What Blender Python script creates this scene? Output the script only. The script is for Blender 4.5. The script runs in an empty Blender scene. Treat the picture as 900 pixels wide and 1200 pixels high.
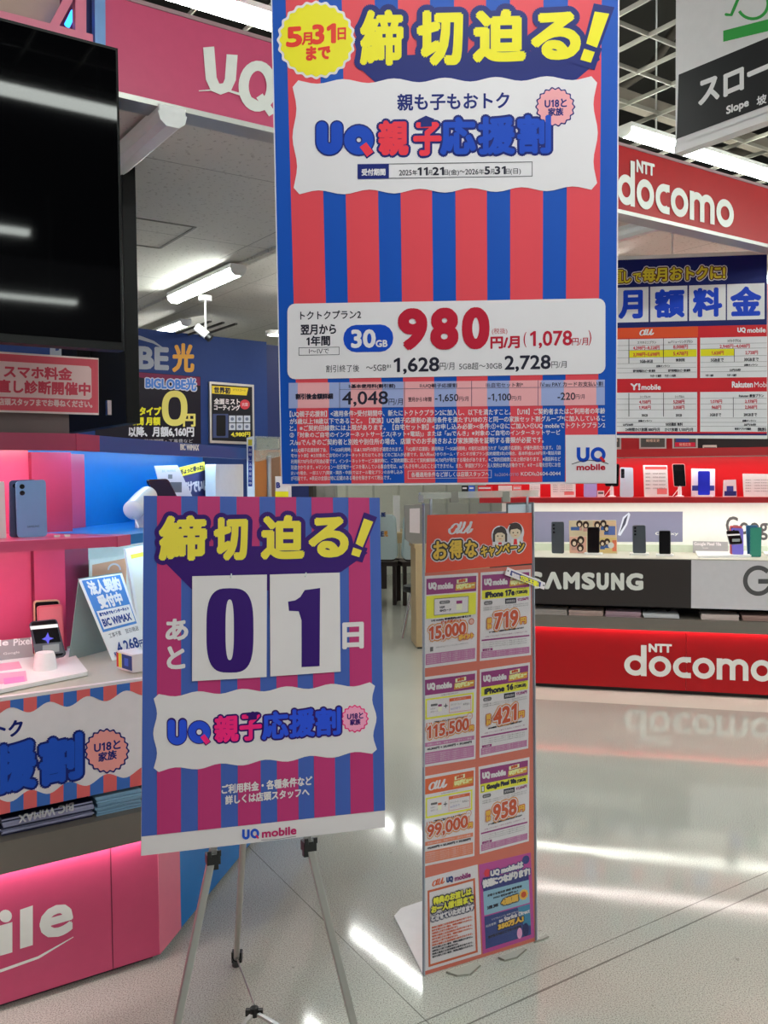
import bpy, math, random
import numpy as np
random.seed(7)
C = bpy.context.scene.collection
S = bpy.context.scene
def A(*p): return np.array(p, dtype=float)
def nrm(v): return v/max(np.linalg.norm(v), 1e-12)

# ---------------------------------------------------------------- camera
FPX, EYE, ROLL = 1060.0, 1.45, 0.009
PITCH = math.atan(42/FPX)
CF = A(0, math.cos(PITCH), -math.sin(PITCH)); _u = np.cross(A(1, 0, 0), CF)
CR = math.cos(ROLL)*A(1, 0, 0)-math.sin(ROLL)*_u
CU = math.cos(ROLL)*_u+math.sin(ROLL)*A(1, 0, 0)
CO = A(0, 0, EYE)
import mathutils
cam = bpy.data.objects.new('camera', bpy.data.cameras.new('camera')); C.objects.link(cam)
cam.data.sensor_fit = 'VERTICAL'; cam.data.sensor_height = 36; cam.data.lens = FPX/1200*36
cam.data.clip_start = 0.02
M = mathutils.Matrix(((CR[0], CU[0], -CF[0], 0), (CR[1], CU[1], -CF[1], 0), (CR[2], CU[2], -CF[2], EYE), (0, 0, 0, 1)))
cam.matrix_world = M
S.camera = cam
def ray(x, y): return CF+(x-450)/FPX*CR-(y-600)/FPX*CU
def onz(x, y, z=0.0):
    d = ray(x, y); return CO+d*((z-EYE)/d[2])

# ---------------------------------------------------------------- world and exposure
w = bpy.data.worlds.new('world'); S.world = w; w.use_nodes = True
w.node_tree.nodes['Background'].inputs[0].default_value = (0.97, 0.98, 1.0, 1)
w.node_tree.nodes['Background'].inputs[1].default_value = 0.12
S.view_settings.view_transform = 'Standard'; S.view_settings.look = 'None'
S.view_settings.exposure = 1.06; S.view_settings.gamma = 1; S.view_settings.use_curve_mapping = False
TUBE_E = 30.0        # emission of the fluorescent tubes
LED_E = 20.0          # emission of the shelf strips

# ---------------------------------------------------------------- materials
def lin(c):
    c = c/255.0
    return c/12.92 if c <= 0.04045 else ((c+0.055)/1.055)**2.4
MATS = {}
def clear(name, tint=.97, gloss=.05):                     # clear plastic sheet
    if name in MATS: return MATS[name]
    m = bpy.data.materials.new(name); m.use_nodes = True; nt = m.node_tree; nt.nodes.clear(); N = nt.nodes.new
    t = N('ShaderNodeBsdfTransparent'); t.inputs[0].default_value = (tint, tint, tint, 1); g = N('ShaderNodeBsdfGlossy'); g.inputs['Roughness'].default_value = .08
    nz = N('ShaderNodeTexNoise'); nz.inputs['Scale'].default_value = 3; f = N('ShaderNodeMapRange'); f.inputs[3].default_value = gloss*.6; f.inputs[4].default_value = gloss*1.4
    mx = N('ShaderNodeMixShader'); o = N('ShaderNodeOutputMaterial'); nt.links.new(nz.outputs['Fac'], f.inputs[0]); nt.links.new(f.outputs[0], mx.inputs[0])
    nt.links.new(t.outputs[0], mx.inputs[1]); nt.links.new(g.outputs[0], mx.inputs[2]); nt.links.new(mx.outputs[0], o.inputs[0])
    MATS[name] = m; return m
def mat(name, rgb, rough=0.5, metal=0.0, k=1.25, emit=0.0, spec=0.5, noise=0.05, scale=30, trans=0.0, alpha=1.0, bump=0.0):
    if name in MATS: return MATS[name]
    m = bpy.data.materials.new(name); m.use_nodes = True; nt = m.node_tree; b = nt.nodes['Principled BSDF']
    col = [min(0.86, lin(c)*k) for c in rgb]
    tc = nt.nodes.new('ShaderNodeTexCoord'); nz = nt.nodes.new('ShaderNodeTexNoise'); nz.inputs['Scale'].default_value = scale
    nz.inputs['Detail'].default_value = 3
    nt.links.new(tc.outputs['Object'], nz.inputs['Vector'])
    mx = nt.nodes.new('ShaderNodeMix'); mx.data_type = 'RGBA'
    mx.inputs[6].default_value = (*[c*(1-noise) for c in col], 1); mx.inputs[7].default_value = (*[min(1, c*(1+noise)) for c in col], 1)
    nt.links.new(nz.outputs['Fac'], mx.inputs[0]); nt.links.new(mx.outputs[2], b.inputs['Base Color'])
    b.inputs['Roughness'].default_value = rough; b.inputs['Metallic'].default_value = metal
    b.inputs['Specular IOR Level'].default_value = spec
    if trans: b.inputs['Transmission Weight'].default_value = trans
    if alpha < 1: b.inputs['Alpha'].default_value = alpha
    if emit:
        b.inputs['Emission Color'].default_value = (*[lin(c) for c in rgb], 1); b.inputs['Emission Strength'].default_value = emit
    if bump:
        bp = nt.nodes.new('ShaderNodeBump'); bp.inputs['Strength'].default_value = bump; bp.inputs['Distance'].default_value = 0.004
        nt.links.new(nz.outputs['Fac'], bp.inputs['Height']); nt.links.new(bp.outputs[0], b.inputs['Normal'])
    MATS[name] = m; return m
def ink(r, g, b, rough=0.42):
    n = 'ink_%d_%d_%d' % (r, g, b)
    return mat(n, (r, g, b), rough, noise=0.015, spec=0.22)

# ---------------------------------------------------------------- mesh building
WL = {}
class MB:
    def __init__(s): s.v = []; s.f = []; s.mi = []; s.mats = []
    def m(s, mt):
        if mt not in s.mats: s.mats.append(mt)
        return s.mats.index(mt)
    def add(s, vs, fs, mt):
        o = len(s.v); i = s.m(mt)
        s.v += [tuple(map(float, p)) for p in vs]
        for f in fs: s.f.append([k+o for k in f]); s.mi.append(i)
        return s
    def prism(s, pts, vec, mt, side=None):
        pts = [np.array(p, float) for p in pts]; n = len(pts); vec = np.array(vec, float)
        nn = sum((np.cross(pts[i]-pts[0], pts[(i+1) % n]-pts[0]) for i in range(n)), np.zeros(3))
        if nn@vec > 0: pts = pts[::-1]
        s.add(pts+[p+vec for p in pts], [list(range(n)), list(range(2*n-1, n-1, -1))], mt)
        s.add(pts+[p+vec for p in pts], [[(i+1) % n, i, i+n, (i+1) % n+n] for i in range(n)], side or mt)
        return s
    def box(s, o, a, b, c, mt):
        o, a, b = A(*o), A(*a), A(*b); return s.prism([o, o+a, o+a+b, o+b], c, mt)
    def bar(s, p, q, wd, ht, mt, up=(0, 0, 1)):       # rectangular bar from p to q, wd across, ht along up
        p, q = A(*p), A(*q); d = nrm(q-p); x = nrm(np.cross(d, A(*up))); y = np.cross(x, d)
        return s.prism([p-x*wd/2-y*ht/2, p+x*wd/2-y*ht/2, p+x*wd/2+y*ht/2, p-x*wd/2+y*ht/2], q-p, mt)
    def tube(s, pts, r, mt, n=10, caps=True):
        pts = [A(*p) for p in pts]; rings = []
        prev = None
        for i, p in enumerate(pts):
            d = nrm((pts[min(i+1, len(pts)-1)]-pts[max(i-1, 0)]))
            if prev is None: x = nrm(np.cross(d, A(0.31, 0.2, 0.93) if abs(d[2]) < .9 else A(1, 0.1, 0)))
            else: x = nrm(prev-d*(prev@d))
            prev = x; y = np.cross(d, x); rr = r[i] if hasattr(r, '__len__') else r
            rings.append([p+(x*math.cos(t)+y*math.sin(t))*rr for t in np.linspace(0, 2*math.pi, n, False)])
        vs = [q for g in rings for q in g]; fs = []
        for i in range(len(pts)-1):
            for j in range(n): fs.append([i*n+j, i*n+(j+1) % n, (i+1)*n+(j+1) % n, (i+1)*n+j])
        if caps: fs += [list(range(n-1, -1, -1)), [len(vs)-n+j for j in range(n)]]
        return s.add(vs, fs, mt)
    def lathe(s, c, prof, mt, n=28, axis=(0, 0, 1)):   # profile of (radius, height)
        ax = nrm(A(*axis)); c = A(*c); x = nrm(np.cross(ax, A(1, .1, 0) if abs(ax[2]) > .9 else A(0, 0, 1))); y = np.cross(ax, x)
        vs = [c+ax*h+(x*math.cos(t)+y*math.sin(t))*max(r, 1e-5) for r, h in prof for t in np.linspace(0, 2*math.pi, n, False)]
        fs = [[i*n+j, i*n+(j+1) % n, (i+1)*n+(j+1) % n, (i+1)*n+j] for i in range(len(prof)-1) for j in range(n)]
        return s.add(vs, fs+[list(range(n-1, -1, -1)), [len(vs)-n+j for j in range(n)]], mt)
    def build(s, name, parent=None, loc=None, bevel=0.0, smooth=False, label=None):
        me = bpy.data.meshes.new(name); V = np.array(s.v)
        if parent is not None: loc = WL[parent.name]
        elif loc is None:
            lo, hi = V.min(0), V.max(0); loc = A((lo[0]+hi[0])/2, (lo[1]+hi[1])/2, lo[2])
        loc = np.array(loc, float)
        assert not np.isnan(V).any(), name
        me.from_pydata([tuple(p) for p in V-loc], [], s.f)
        for m in s.mats: me.materials.append(m)
        me.polygons.foreach_set('material_index', s.mi)
        if smooth: me.polygons.foreach_set('use_smooth', [True]*len(s.f))
        me.update(); o = bpy.data.objects.new(name, me); C.objects.link(o)
        if parent is not None: o.parent = parent
        else: o.location = loc
        WL[o.name] = loc
        if bevel:
            b = o.modifiers.new('bevel', 'BEVEL'); b.width = bevel; b.segments = 2; b.limit_method = 'ANGLE'; b.angle_limit = 0.7
        if smooth:
            try: me.set_sharp_from_angle(angle=0.7)
            except Exception: pass
        if label: o['label'] = label
        return o
def tag(o, label, cat, group=None, kind=None):
    o['label'] = label; o['category'] = cat
    if group: o['group'] = group
    if kind: o['kind'] = kind
    return o
def empty(name, loc):
    o = bpy.data.objects.new(name, None); C.objects.link(o); o.location = tuple(map(float, loc)); o.empty_display_size = 0.1
    WL[o.name] = np.array(loc, float); return o
def struct(o): o['kind'] = 'structure'; return o

# ---------------------------------------------------------------- a flat face in the place, and prints on it
class Face:
    def __init__(s, o, n): s.o = np.array(o, float); s.n = nrm(np.array(n, float))
    def p(s, x, y, d=0.0):
        r = ray(x, y); t = ((s.o+s.n*d-CO)@s.n)/(r@s.n); return CO+r*t
    def off(s, d): return Face(s.o+s.n*d, s.n)
    def size(s, x, y): return np.linalg.norm(s.p(x+1, y)-s.p(x, y))
def quadface(TL, TR, BR, BL, depth):                  # the plane of a rectangle seen in perspective, TL at the given depth
    R = [ray(*q) for q in (TL, TR, BR, BL)]
    k = np.linalg.solve(np.array([R[1], R[3], -R[2]]).T, R[0])
    P = [CO+depth*q for q in (R[0], k[0]*R[1], k[2]*R[2], k[1]*R[3])]
    n = nrm(np.cross(P[1]-P[0], P[0]-P[3]))
    if n@(CO-P[0]) < 0: n = -n
    return Face(P[0], n), P
_TC = {}
_cv = bpy.data.curves.new('lettering', 'FONT'); _co = bpy.data.objects.new('lettering', _cv)
def _right(s, res):
    _cv.body = s; _cv.resolution_u = res; me = _co.to_mesh(); r = max(v.co[0] for v in me.vertices); _co.to_mesh_clear(); return r
ONE = ([(.235, 0), (.335, 0), (.335, .69), (.265, .69), (.085, .575), (.085, .485), (.235, .585)], [[0, 1, 2, 6], [6, 2, 3, 4, 5]])
def glyphs(body, res=3):
    k = (body, res)
    if k not in _TC and '1' in body:                    # a figure one with a flag
        x = 0.0; VV = []; FF_ = []; bar = _right('|', res)
        segs = body.split('1')
        for i, sg_ in enumerate(segs):
            if sg_.strip():
                V, F = glyphs(sg_, res); o = len(VV); VV += [(a+x, b) for a, b in V]; FF_ += [[q+o for q in f] for f in F]
            if sg_: x += _right(sg_+'|', res)-bar
            if i < len(segs)-1:
                o = len(VV); VV += [(a+x, b) for a, b in ONE[0]]; FF_ += [[q+o for q in f] for f in ONE[1]]; x += .47
        _TC[k] = (np.array(VV), FF_)
    if k not in _TC:
        _cv.body = body; _cv.resolution_u = res
        me = _co.to_mesh(); V = np.array([v.co[:2] for v in me.vertices]); F = [list(p.vertices) for p in me.polygons]
        _co.to_mesh_clear(); _TC[k] = (V, F)
    return _TC[k]
LAY = 0.0005
class Print:
    """Flat printed shapes on a face; coordinates go through .map to the picture frame and from there onto the face."""
    def __init__(s, face, mp=None, base=1): s.face = face; s.mb = MB(); s.map = mp; s.base = base
    def _w(s, V, lay):
        out = []
        for x, y in V:
            if s.map: x, y = s.map(x, y)
            out.append(s.face.p(x, y, LAY*(lay+s.base)))
        return out
    def raw(s, V, F, mt, lay):
        s.mb.k = (getattr(s.mb, 'k', -1)+1) % 21               # overlapping shapes of one layer never share a plane
        P = s._w(V, lay+s.mb.k*.045); G = []
        for f in F:
            a, b, c = P[f[0]], P[f[1]], P[f[2]]
            nn = np.zeros(3)
            for i in range(1, len(f)-1): nn = nn+np.cross(P[f[i]]-a, P[f[i+1]]-a)
            G.append(f if nn@s.face.n > 0 else f[::-1])
        s.mb.add(P, G, mt); return s
    def poly(s, pts, mt, lay=0): return s.raw(pts, [list(range(len(pts)))], mt, lay)
    def fan(s, c, pts, mt, lay=0):
        n = len(pts); return s.raw(list(pts)+[c], [[i, (i+1) % n, n] for i in range(n)], mt, lay)
    def rect(s, x0, y0, x1, y1, mt, lay=0, dl=0.0, r=0.0):   # dl: how much the right side sits higher (-) or lower (+)
        def q(x, y): return (x, y+dl*(x-x0)/(x1-x0))
        if r:
            pts = []
            for cx, cy, a0 in ((x1-r, y0+r, -90), (x1-r, y1-r, 0), (x0+r, y1-r, 90), (x0+r, y0+r, 180)):
                pts += [q(cx+r*math.cos(math.radians(a0+t)), cy+r*math.sin(math.radians(a0+t))) for t in (0, 22, 45, 68, 90)]
            return s.poly(pts, mt, lay)
        return s.poly([q(x0, y0), q(x1, y0), q(x1, y1), q(x0, y1)], mt, lay)
    def frame(s, x0, y0, x1, y1, t, mt, lay=0, dl=0.0):
        def q(x, y): return (x, y+dl*(x-x0)/(x1-x0))
        V = [q(x0, y0), q(x1, y0), q(x1, y1), q(x0, y1), q(x0+t, y0+t), q(x1-t, y0+t), q(x1-t, y1-t), q(x0+t, y1-t)]
        return s.raw(V, [[0, 1, 5, 4], [1, 2, 6, 5], [2, 3, 7, 6], [3, 0, 4, 7]], mt, lay)
    def circ(s, cx, cy, r, mt, lay=0, n=28, sc=0.0, k=0, ry=None):  # sc, k: scalloped rim with k teeth
        ry = ry or r; n = k*6 if k else n; pts = []
        for i in range(n):
            t = 2*math.pi*i/n; q = 1+sc*math.cos(k*t) if k else 1
            pts.append((cx+r*q*math.cos(t), cy+ry*q*math.sin(t)))
        return s.fan((cx, cy), pts, mt, lay)
    def text(s, body, x0, y0, x1, y1, h, mt, lay=0, bold=0.0, outline=(), res=3, lean=0.0, n=8):
        V, F = glyphs(body, res)
        lo, hi = V.min(0), V.max(0); e = np.maximum(hi-lo, 1e-6); a = (V-lo)/e
        X = x0+(x1-x0)*a[:, 0]+lean*h*a[:, 1]; Y = y0+(y1-y0)*a[:, 0]-h*a[:, 1]
        P = np.stack([X, Y], 1)
        def ringed(r, mt, lay, n):
            for i in range(n):
                t = 2*math.pi*(i+.5)/n; s.raw(P+A(r*math.cos(t), r*math.sin(t)), F, mt, lay)
        s.mb.t = (getattr(s.mb, 't', 0)+1) % 3
        for r, om, ol in outline: s.mb.k = -1+s.mb.t/3; ringed(r+bold, om, ol, 26 if r > 4 else 14 if r > 1.2 else 10); s.raw(P, F, om, ol)
        s.mb.k = -1+s.mb.t/3
        if bold > 1.6: ringed(bold*.5, mt, lay, n)
        if bold: ringed(bold, mt, lay, n)
        s.raw(P, F, mt, lay); return s
    def stroke(s, pts, wd, mt, lay=0, closed=False, caps=False):
        pts = [A(*p) for p in pts]; n = len(pts); L = []; Rr = []
        for i in range(n):
            if closed: d = nrm(pts[(i+1) % n]-pts[i-1])
            else: d = nrm(pts[min(i+1, n-1)]-pts[max(i-1, 0)])
            q = A(-d[1], d[0]); ww = wd[i] if hasattr(wd, '__len__') else wd
            L.append(pts[i]+q*ww/2); Rr.append(pts[i]-q*ww/2)
        V = L+Rr; m = n if closed else n-1
        s.raw(V, [[i, (i+1) % n, n+(i+1) % n, n+i] for i in range(m)], mt, lay)
        if caps:
            for q, ww in ((pts[0], wd if not hasattr(wd, '__len__') else wd[0]), (pts[-1], wd if not hasattr(wd, '__len__') else wd[-1])):
                s.circ(q[0], q[1], ww/2, mt, lay, 16)
        return s
    def build(s, name, parent, label=None): return s.mb.build(name, parent, label=label)
def arc(cx, cy, r, a0, a1, n=20, ry=None):
    ry = ry or r
    return [(cx+r*math.cos(math.radians(t)), cy+ry*math.sin(math.radians(t))) for t in np.linspace(a0, a1, n)]
def lerp(p, q, t): return (p[0]+(q[0]-p[0])*t, p[1]+(q[1]-p[1])*t)
def bil(TL, TR, BR, BL):                               # unit square (v down) to a four-cornered patch
    def f(u, v):
        a = lerp(TL, TR, u); b = lerp(BL, BR, u); return lerp(a, b, v)
    return f
def rquad(P, r, k=4):                                   # rounded corners on a flat 3-D quad
    out = []
    for i in range(4):
        a, b, c = P[i-1], P[i], P[(i+1) % 4]
        p = b+nrm(a-b)*r; q = b+nrm(c-b)*r
        for t in np.linspace(0, 1, k+1): out.append((1-t)**2*p+2*t*(1-t)*b+t*t*q)
    return out
def curvy(TL, TR, BR, BL, amp, nx, ny, seg=8):          # panel outline with wavy edges
    pts = []
    for P, Q, n in ((TL, TR, nx), (TR, BR, ny), (BR, BL, nx), (BL, TL, ny)):
        d = nrm(A(*Q)-A(*P)); nn = A(d[1], -d[0])
        for i in range(1, n*seg):
            t = i/(n*seg); q = A(*P)+(A(*Q)-A(*P))*t+nn*amp*(math.cos(2*math.pi*n*t)-1)*0.5
            pts.append(tuple(q))
    return pts
# logos
def docomo(pr, BL, BR, hl, hr, mt, lay):                # rounded geometric letters, x height hl at the left, hr at the right
    W = 6.65
    def mp(u, v):
        t = u/W; h = hl+(hr-hl)*t; b = lerp(BL, BR, t); return (b[0], b[1]-v*h)
    q = Print(pr.face, (lambda x, y: pr.map(*mp(x, y))) if pr.map else mp, pr.base); q.mb = pr.mb
    w = .25; r = .5-w/2
    x = 0
    def ring(cx): q.stroke(arc(cx, .5, r, 0, 345, 24), w, mt, lay, closed=True)
    ring(.5); q.rect(.75, 0, 1.0, 1.5, mt, lay)
    ring(1.6)
    q.stroke(arc(2.68, .5, r, 60, 300, 20), w, mt, lay); q.rect(2.62, .75, 2.98, 1.0, mt, lay); q.rect(2.62, 0, 2.98, .25, mt, lay)
    ring(3.55)
    q.rect(4.13, 0, 4.38, 1.0, mt, lay)
    for cx in (4.5475, 5.1325):
        q.stroke([(cx-.2925*math.cos(t), .60+.275*math.sin(t)) for t in np.linspace(0, math.pi, 18)], .25, mt, lay)
        q.rect(cx+.1675, 0, cx+.4175, .61, mt, lay)
    ring(6.15)
    q.text('NTT', 1.12, 1.2, 2.1, 1.2, -.36, mt, lay, bold=.03)
def aulogo(pr, mp, mt, lay, w=.13):                     # script letters in a unit box, v down
    q = Print(pr.face, (lambda x, y: pr.map(*mp(x, y))) if pr.map else mp, pr.base); q.mb = pr.mb
    ring_ = [(.205+.155*math.cos(t)-.055*math.sin(t), .55+.40*math.sin(t)) for t in np.linspace(0, 2*math.pi, 26, False)]
    q.stroke(ring_, w, mt, lay, closed=True)
    q.stroke([(.47, .05), (.40, .45), (.355, .78), (.38, .93), (.46, .86), (.51, .70)], w*1.05, mt, lay, caps=True)
    q.stroke([(.625, .05), (.565, .45), (.53, .74), (.555, .92), (.64, .93), (.74, .72), (.82, .35)], w, mt, lay, caps=True)
    q.stroke([(.90, .05), (.835, .48), (.80, .80), (.83, .95), (.92, .86), (1.0, .64)], w*1.05, mt, lay, caps=True)
def uqnew(pr, U0, U1, Q0, Q1, wd, mu, mq, tail, lay):    # round U and Q: boxes as (x, top) and (x, bottom)
    x0, y0 = U0; x1, y1 = U1; r = (x1-x0)/2-wd/2
    cx = (x0+x1)/2
    pr.stroke([(x0+wd/2, y0), (x0+wd/2, y1-wd/2-r)]+[(cx-r*math.cos(t), y1-wd/2-r+r*math.sin(t)) for t in np.linspace(.15, math.pi-.15, 12)]+[(x1-wd/2, y1-wd/2-r), (x1-wd/2, y0)], wd, mu, lay, caps=wd > 7)
    a0, b0 = Q0; a1, b1 = Q1; cx, cy = (a0+a1)/2, (b0+b1)/2
    pr.stroke(arc(cx, cy, (a1-a0)/2-wd/2, 0, 348, 24, ry=(b1-b0)/2-wd/2), wd, mq, lay, closed=True)
    pr.stroke([(cx+(a1-a0)*.14, cy+(b1-b0)*.16), (a1-wd*.30, b1-wd*.02)], wd*.72, tail, lay+1)
# ---------------------------------------------------------------- layout frames
th = math.radians(34.4)
U = A(math.cos(th), math.sin(th), 0); V = A(-U[1], U[0], 0); Z = A(0, 0, 1)
t2 = math.radians(79.4)
U2 = A(math.cos(t2), math.sin(t2), 0); V2 = A(-U2[1], U2[0], 0)
B = onz(187, 1126)                                     # floor corner of the pink counter
KK = (V+V2)/(1+V@V2)
def Lf(a, b, z=0.0): return B+a*U+b*V+z*Z
def Bf(a, b, z=0.0): return B+a*U2+b*V2+z*Z
def Cn(w, z=0.0): return B+w*KK+z*Z
def LF(b): return Face(Lf(0, b), -V)
def BF(b): return Face(Bf(0, b), -V2)
D0 = onz(621, 805); DX = nrm(onz(900, 820)-D0); DY = A(-DX[1], DX[0], 0)
def Df(a, b, z=0.0): return D0+a*DX+b*DY+z*Z
def DF(b): return Face(Df(0, b), -DY)
ZB = 2.55                                               # bay ceiling height
ZR = 2.80                                               # ceiling of the red bay
ZT = 2.83                                               # top of the fascia

# ---------------------------------------------------------------- fluorescent battens (lamps of the store, plus added unseen ones in the bays)
white = mat('white_enamel', (225, 228, 225), 0.4); black = mat('black_plastic', (22, 22, 24), 0.4)
tube_m = mat('fluorescent_glow', (246, 254, 247), emit=TUBE_E, noise=0.0); bay_m = mat('added_bay_glow', (250, 252, 246), emit=TUBE_E*.5, noise=0.0)
dim_m = mat('diffuser', (225, 228, 230), 0.3, k=1.3)
chrome = mat('chrome', (205, 205, 205), 0.15, metal=1.0)
alu = mat('aluminium', (188, 186, 182), 0.36, metal=0.85, k=1.0)
def batten(p, d, L, ztop, label, group=None, lit=True, wd=.10, glow=None):
    p = A(*p); d = A(*d); x = A(-d[1], d[0], 0); root = empty('ceiling_light', p+Z*0)
    m = MB(); m.box(p-x*wd/2+Z*.03, d*L, x*wd, Z*.022, white)
    m.build('housing', root, bevel=.004)
    m = MB(); pr = [(-.042, .03), (-.036, .008), (-.018, -.006), (.018, -.006), (.036, .008), (.042, .03)]
    m.prism([p+d*.012+x*a+Z*b for a, b in pr], d*(L-.024), (glow or tube_m) if lit else dim_m); m.build('diffuser', root)
    for e in (0, L-.012):
        m = MB(); m.prism([p+d*e+x*a*1.08+Z*(b*1.1-.001) for a, b in pr], d*.012, white); m.build('end_cap', root)
    if ztop > p[2]+.08:
        for e in (.25, L-.25):
            m = MB(); m.tube([p+d*e+Z*.05, A(*(p+d*e)[:2], ztop)], .005, white, 8); m.build('hanger_rod', root)
    return tag(root, label, 'light', group)
P0 = onz(731, 158, 3.17)
batten(P0, U, 1.9, 4.2, 'lit fluorescent batten hanging above the red fascia beside the white slope sign')
batten(P0-U*2.45, U, 1.9, 4.2, 'lit fluorescent batten hanging above the pink fascia, left of the big hanging poster')
for k, (bb, s0) in enumerate(((-2.6, -3.6), (-2.6, -1.2), (-2.6, 1.2), (-2.6, 3.6), (-5.0, -3.6), (-5.0, -1.2), (-5.0, 1.2), (-5.0, 3.6), (-7.4, -2.6), (-7.4, -.2), (-7.4, 2.2))):
    batten(P0+V*bb+U*s0, U, 1.55, 4.2, 'fluorescent batten of the open store ceiling behind the viewer', 'store ceiling lights')
pa = onz(202, 354, 2.53)
batten(onz(280, 321, 2.50), V, .9, ZB, 'lit fluorescent batten on the ceiling above the blue wall bay', wd=.09)
batten(onz(207, 142, 2.50)+V*.03, V, 1.15, ZB, 'unlit white batten on the bay ceiling just behind the pink fascia', lit=False, wd=.085)
batten(onz(771, 268, 2.72), V, 1.15, ZR, 'white batten on the bay ceiling under the red fascia', lit=False, wd=.1)
for q, zc in ((Lf(2.4, 2.2, 2.72), ZR), (Lf(3.6, 1.2, 2.72), ZR), (Lf(2.0, 4.6, 2.72), ZR), (Lf(4.6, .5, 2.72), ZR), (Lf(-1.9, 1.0, 2.50), ZB), (A(.35, 7.2, 2.72), ZR), (A(.9, 9.6, 2.72), ZR), (A(.1, 10.6, 2.72), ZR)):  # unseen battens added to brighten the bays and the back area
    batten(q, V, 1.2, zc, 'added batten brightening the bays, out of sight above the signs', 'added bay lights', glow=bay_m)

# ---------------------------------------------------------------- floor
fm = bpy.data.materials.new('polished_vinyl_floor'); fm.use_nodes = True
nt = fm.node_tree; bs = nt.nodes['Principled BSDF']; N = nt.nodes.new; LK = nt.links.new
geo = N('ShaderNodeNewGeometry')
def noise(scale, det=2):
    n = N('ShaderNodeTexNoise'); n.inputs['Scale'].default_value = scale; n.inputs['Detail'].default_value = det; LK(geo.outputs['Position'], n.inputs['Vector']); return n
def ramp(src, stops):
    r = N('ShaderNodeValToRGB'); e = r.color_ramp.elements
    e[0].position, e[0].color = stops[0][0], (*stops[0][1], 1); e[1].position, e[1].color = stops[1][0], (*stops[1][1], 1)
    for p, c in stops[2:]:
        x = e.new(p); x.color = (*c, 1)
    LK(src, r.inputs[0]); return r
def mix(a, b, fac, mode='MIX'):
    m = N('ShaderNodeMix'); m.data_type = 'RGBA'; m.blend_type = mode
    if isinstance(fac, float): m.inputs[0].default_value = fac
    else: LK(fac, m.inputs[0])
    for s, i in ((a, 6), (b, 7)):
        if isinstance(s, tuple): m.inputs[i].default_value = (*s, 1)
        else: LK(s, m.inputs[i])
    return m.outputs[2]
def mth(op, a, b=None):
    m = N('ShaderNodeMath'); m.operation = op
    for s, i in ((a, 0), (b, 1)):
        if s is None: continue
        if isinstance(s, (int, float)): m.inputs[i].default_value = s
        else: LK(s, m.inputs[i])
    return m.outputs[0]
def dotp(n):
    m = N('ShaderNodeVectorMath'); m.operation = 'DOT_PRODUCT'; LK(geo.outputs['Position'], m.inputs[0]); m.inputs[1].default_value = tuple(n); return m.outputs['Value']
sp = ramp(noise(260, 3).outputs['Fac'], [(.36, (.30, .29, .26)), (.5, (.545, .555, .50)), (.64, (.65, .655, .59))])
big = ramp(noise(1.3, 4).outputs['Fac'], [(.3, (.90, .91, .90)), (.7, (1.03, 1.02, 1.0))])
col = mix(sp.outputs[0], big.outputs[0], 1.0, 'MULTIPLY')
for n, c, wd in ((V, onz(770, 1078)@V, .0022), (V, onz(770, 1100)@V, .0035), (nrm(A(.872, .489, 0)), onz(330, 1030)@nrm(A(.872, .489, 0)), .0016)):
    d = mth('ABSOLUTE', mth('SUBTRACT', dotp(n), float(c)))
    wob = mth('MULTIPLY', noise(9, 4).outputs['Fac'], wd*1.6)
    col = mix(col, (.12, .115, .10), mth('MULTIPLY', mth('LESS_THAN', d, mth('ADD', wob, wd*.2)), .75))
scuff = ramp(noise(38, 6).outputs['Fac'], [(.70, (0, 0, 0)), (.735, (1, 1, 1))])
col = mix(col, (.2, .19, .17), mth('MULTIPLY', scuff.outputs[0], .5))
dist = mth('SUBTRACT', float(D0@DY), dotp(DY))          # distance in front of the red counter: paler, rougher strip there
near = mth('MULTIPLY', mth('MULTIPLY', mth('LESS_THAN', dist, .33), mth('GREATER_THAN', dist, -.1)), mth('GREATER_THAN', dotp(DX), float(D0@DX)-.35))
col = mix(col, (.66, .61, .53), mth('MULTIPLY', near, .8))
LK(col, bs.inputs['Base Color'])
rg = mth('ADD', mth('MULTIPLY', noise(2.2, 4).outputs['Fac'], .10), .02)
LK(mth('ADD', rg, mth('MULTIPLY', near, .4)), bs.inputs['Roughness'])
bs.inputs['Specular IOR Level'].default_value = .5
bp = N('ShaderNodeBump'); bp.inputs['Strength'].default_value = .09; bp.inputs['Distance'].default_value = .004
LK(mth('ADD', noise(4, 3).outputs['Fac'], mth('MULTIPLY', noise(30, 2).outputs['Fac'], .02)), bp.inputs['Height']); LK(bp.outputs[0], bs.inputs['Normal'])
m = MB(); m.box((-9, -7, -.06), (21, 0, 0), (0, 23, 0), (0, 0, .06), fm); struct(m.build('floor', loc=(0, 0, 0)))

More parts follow.
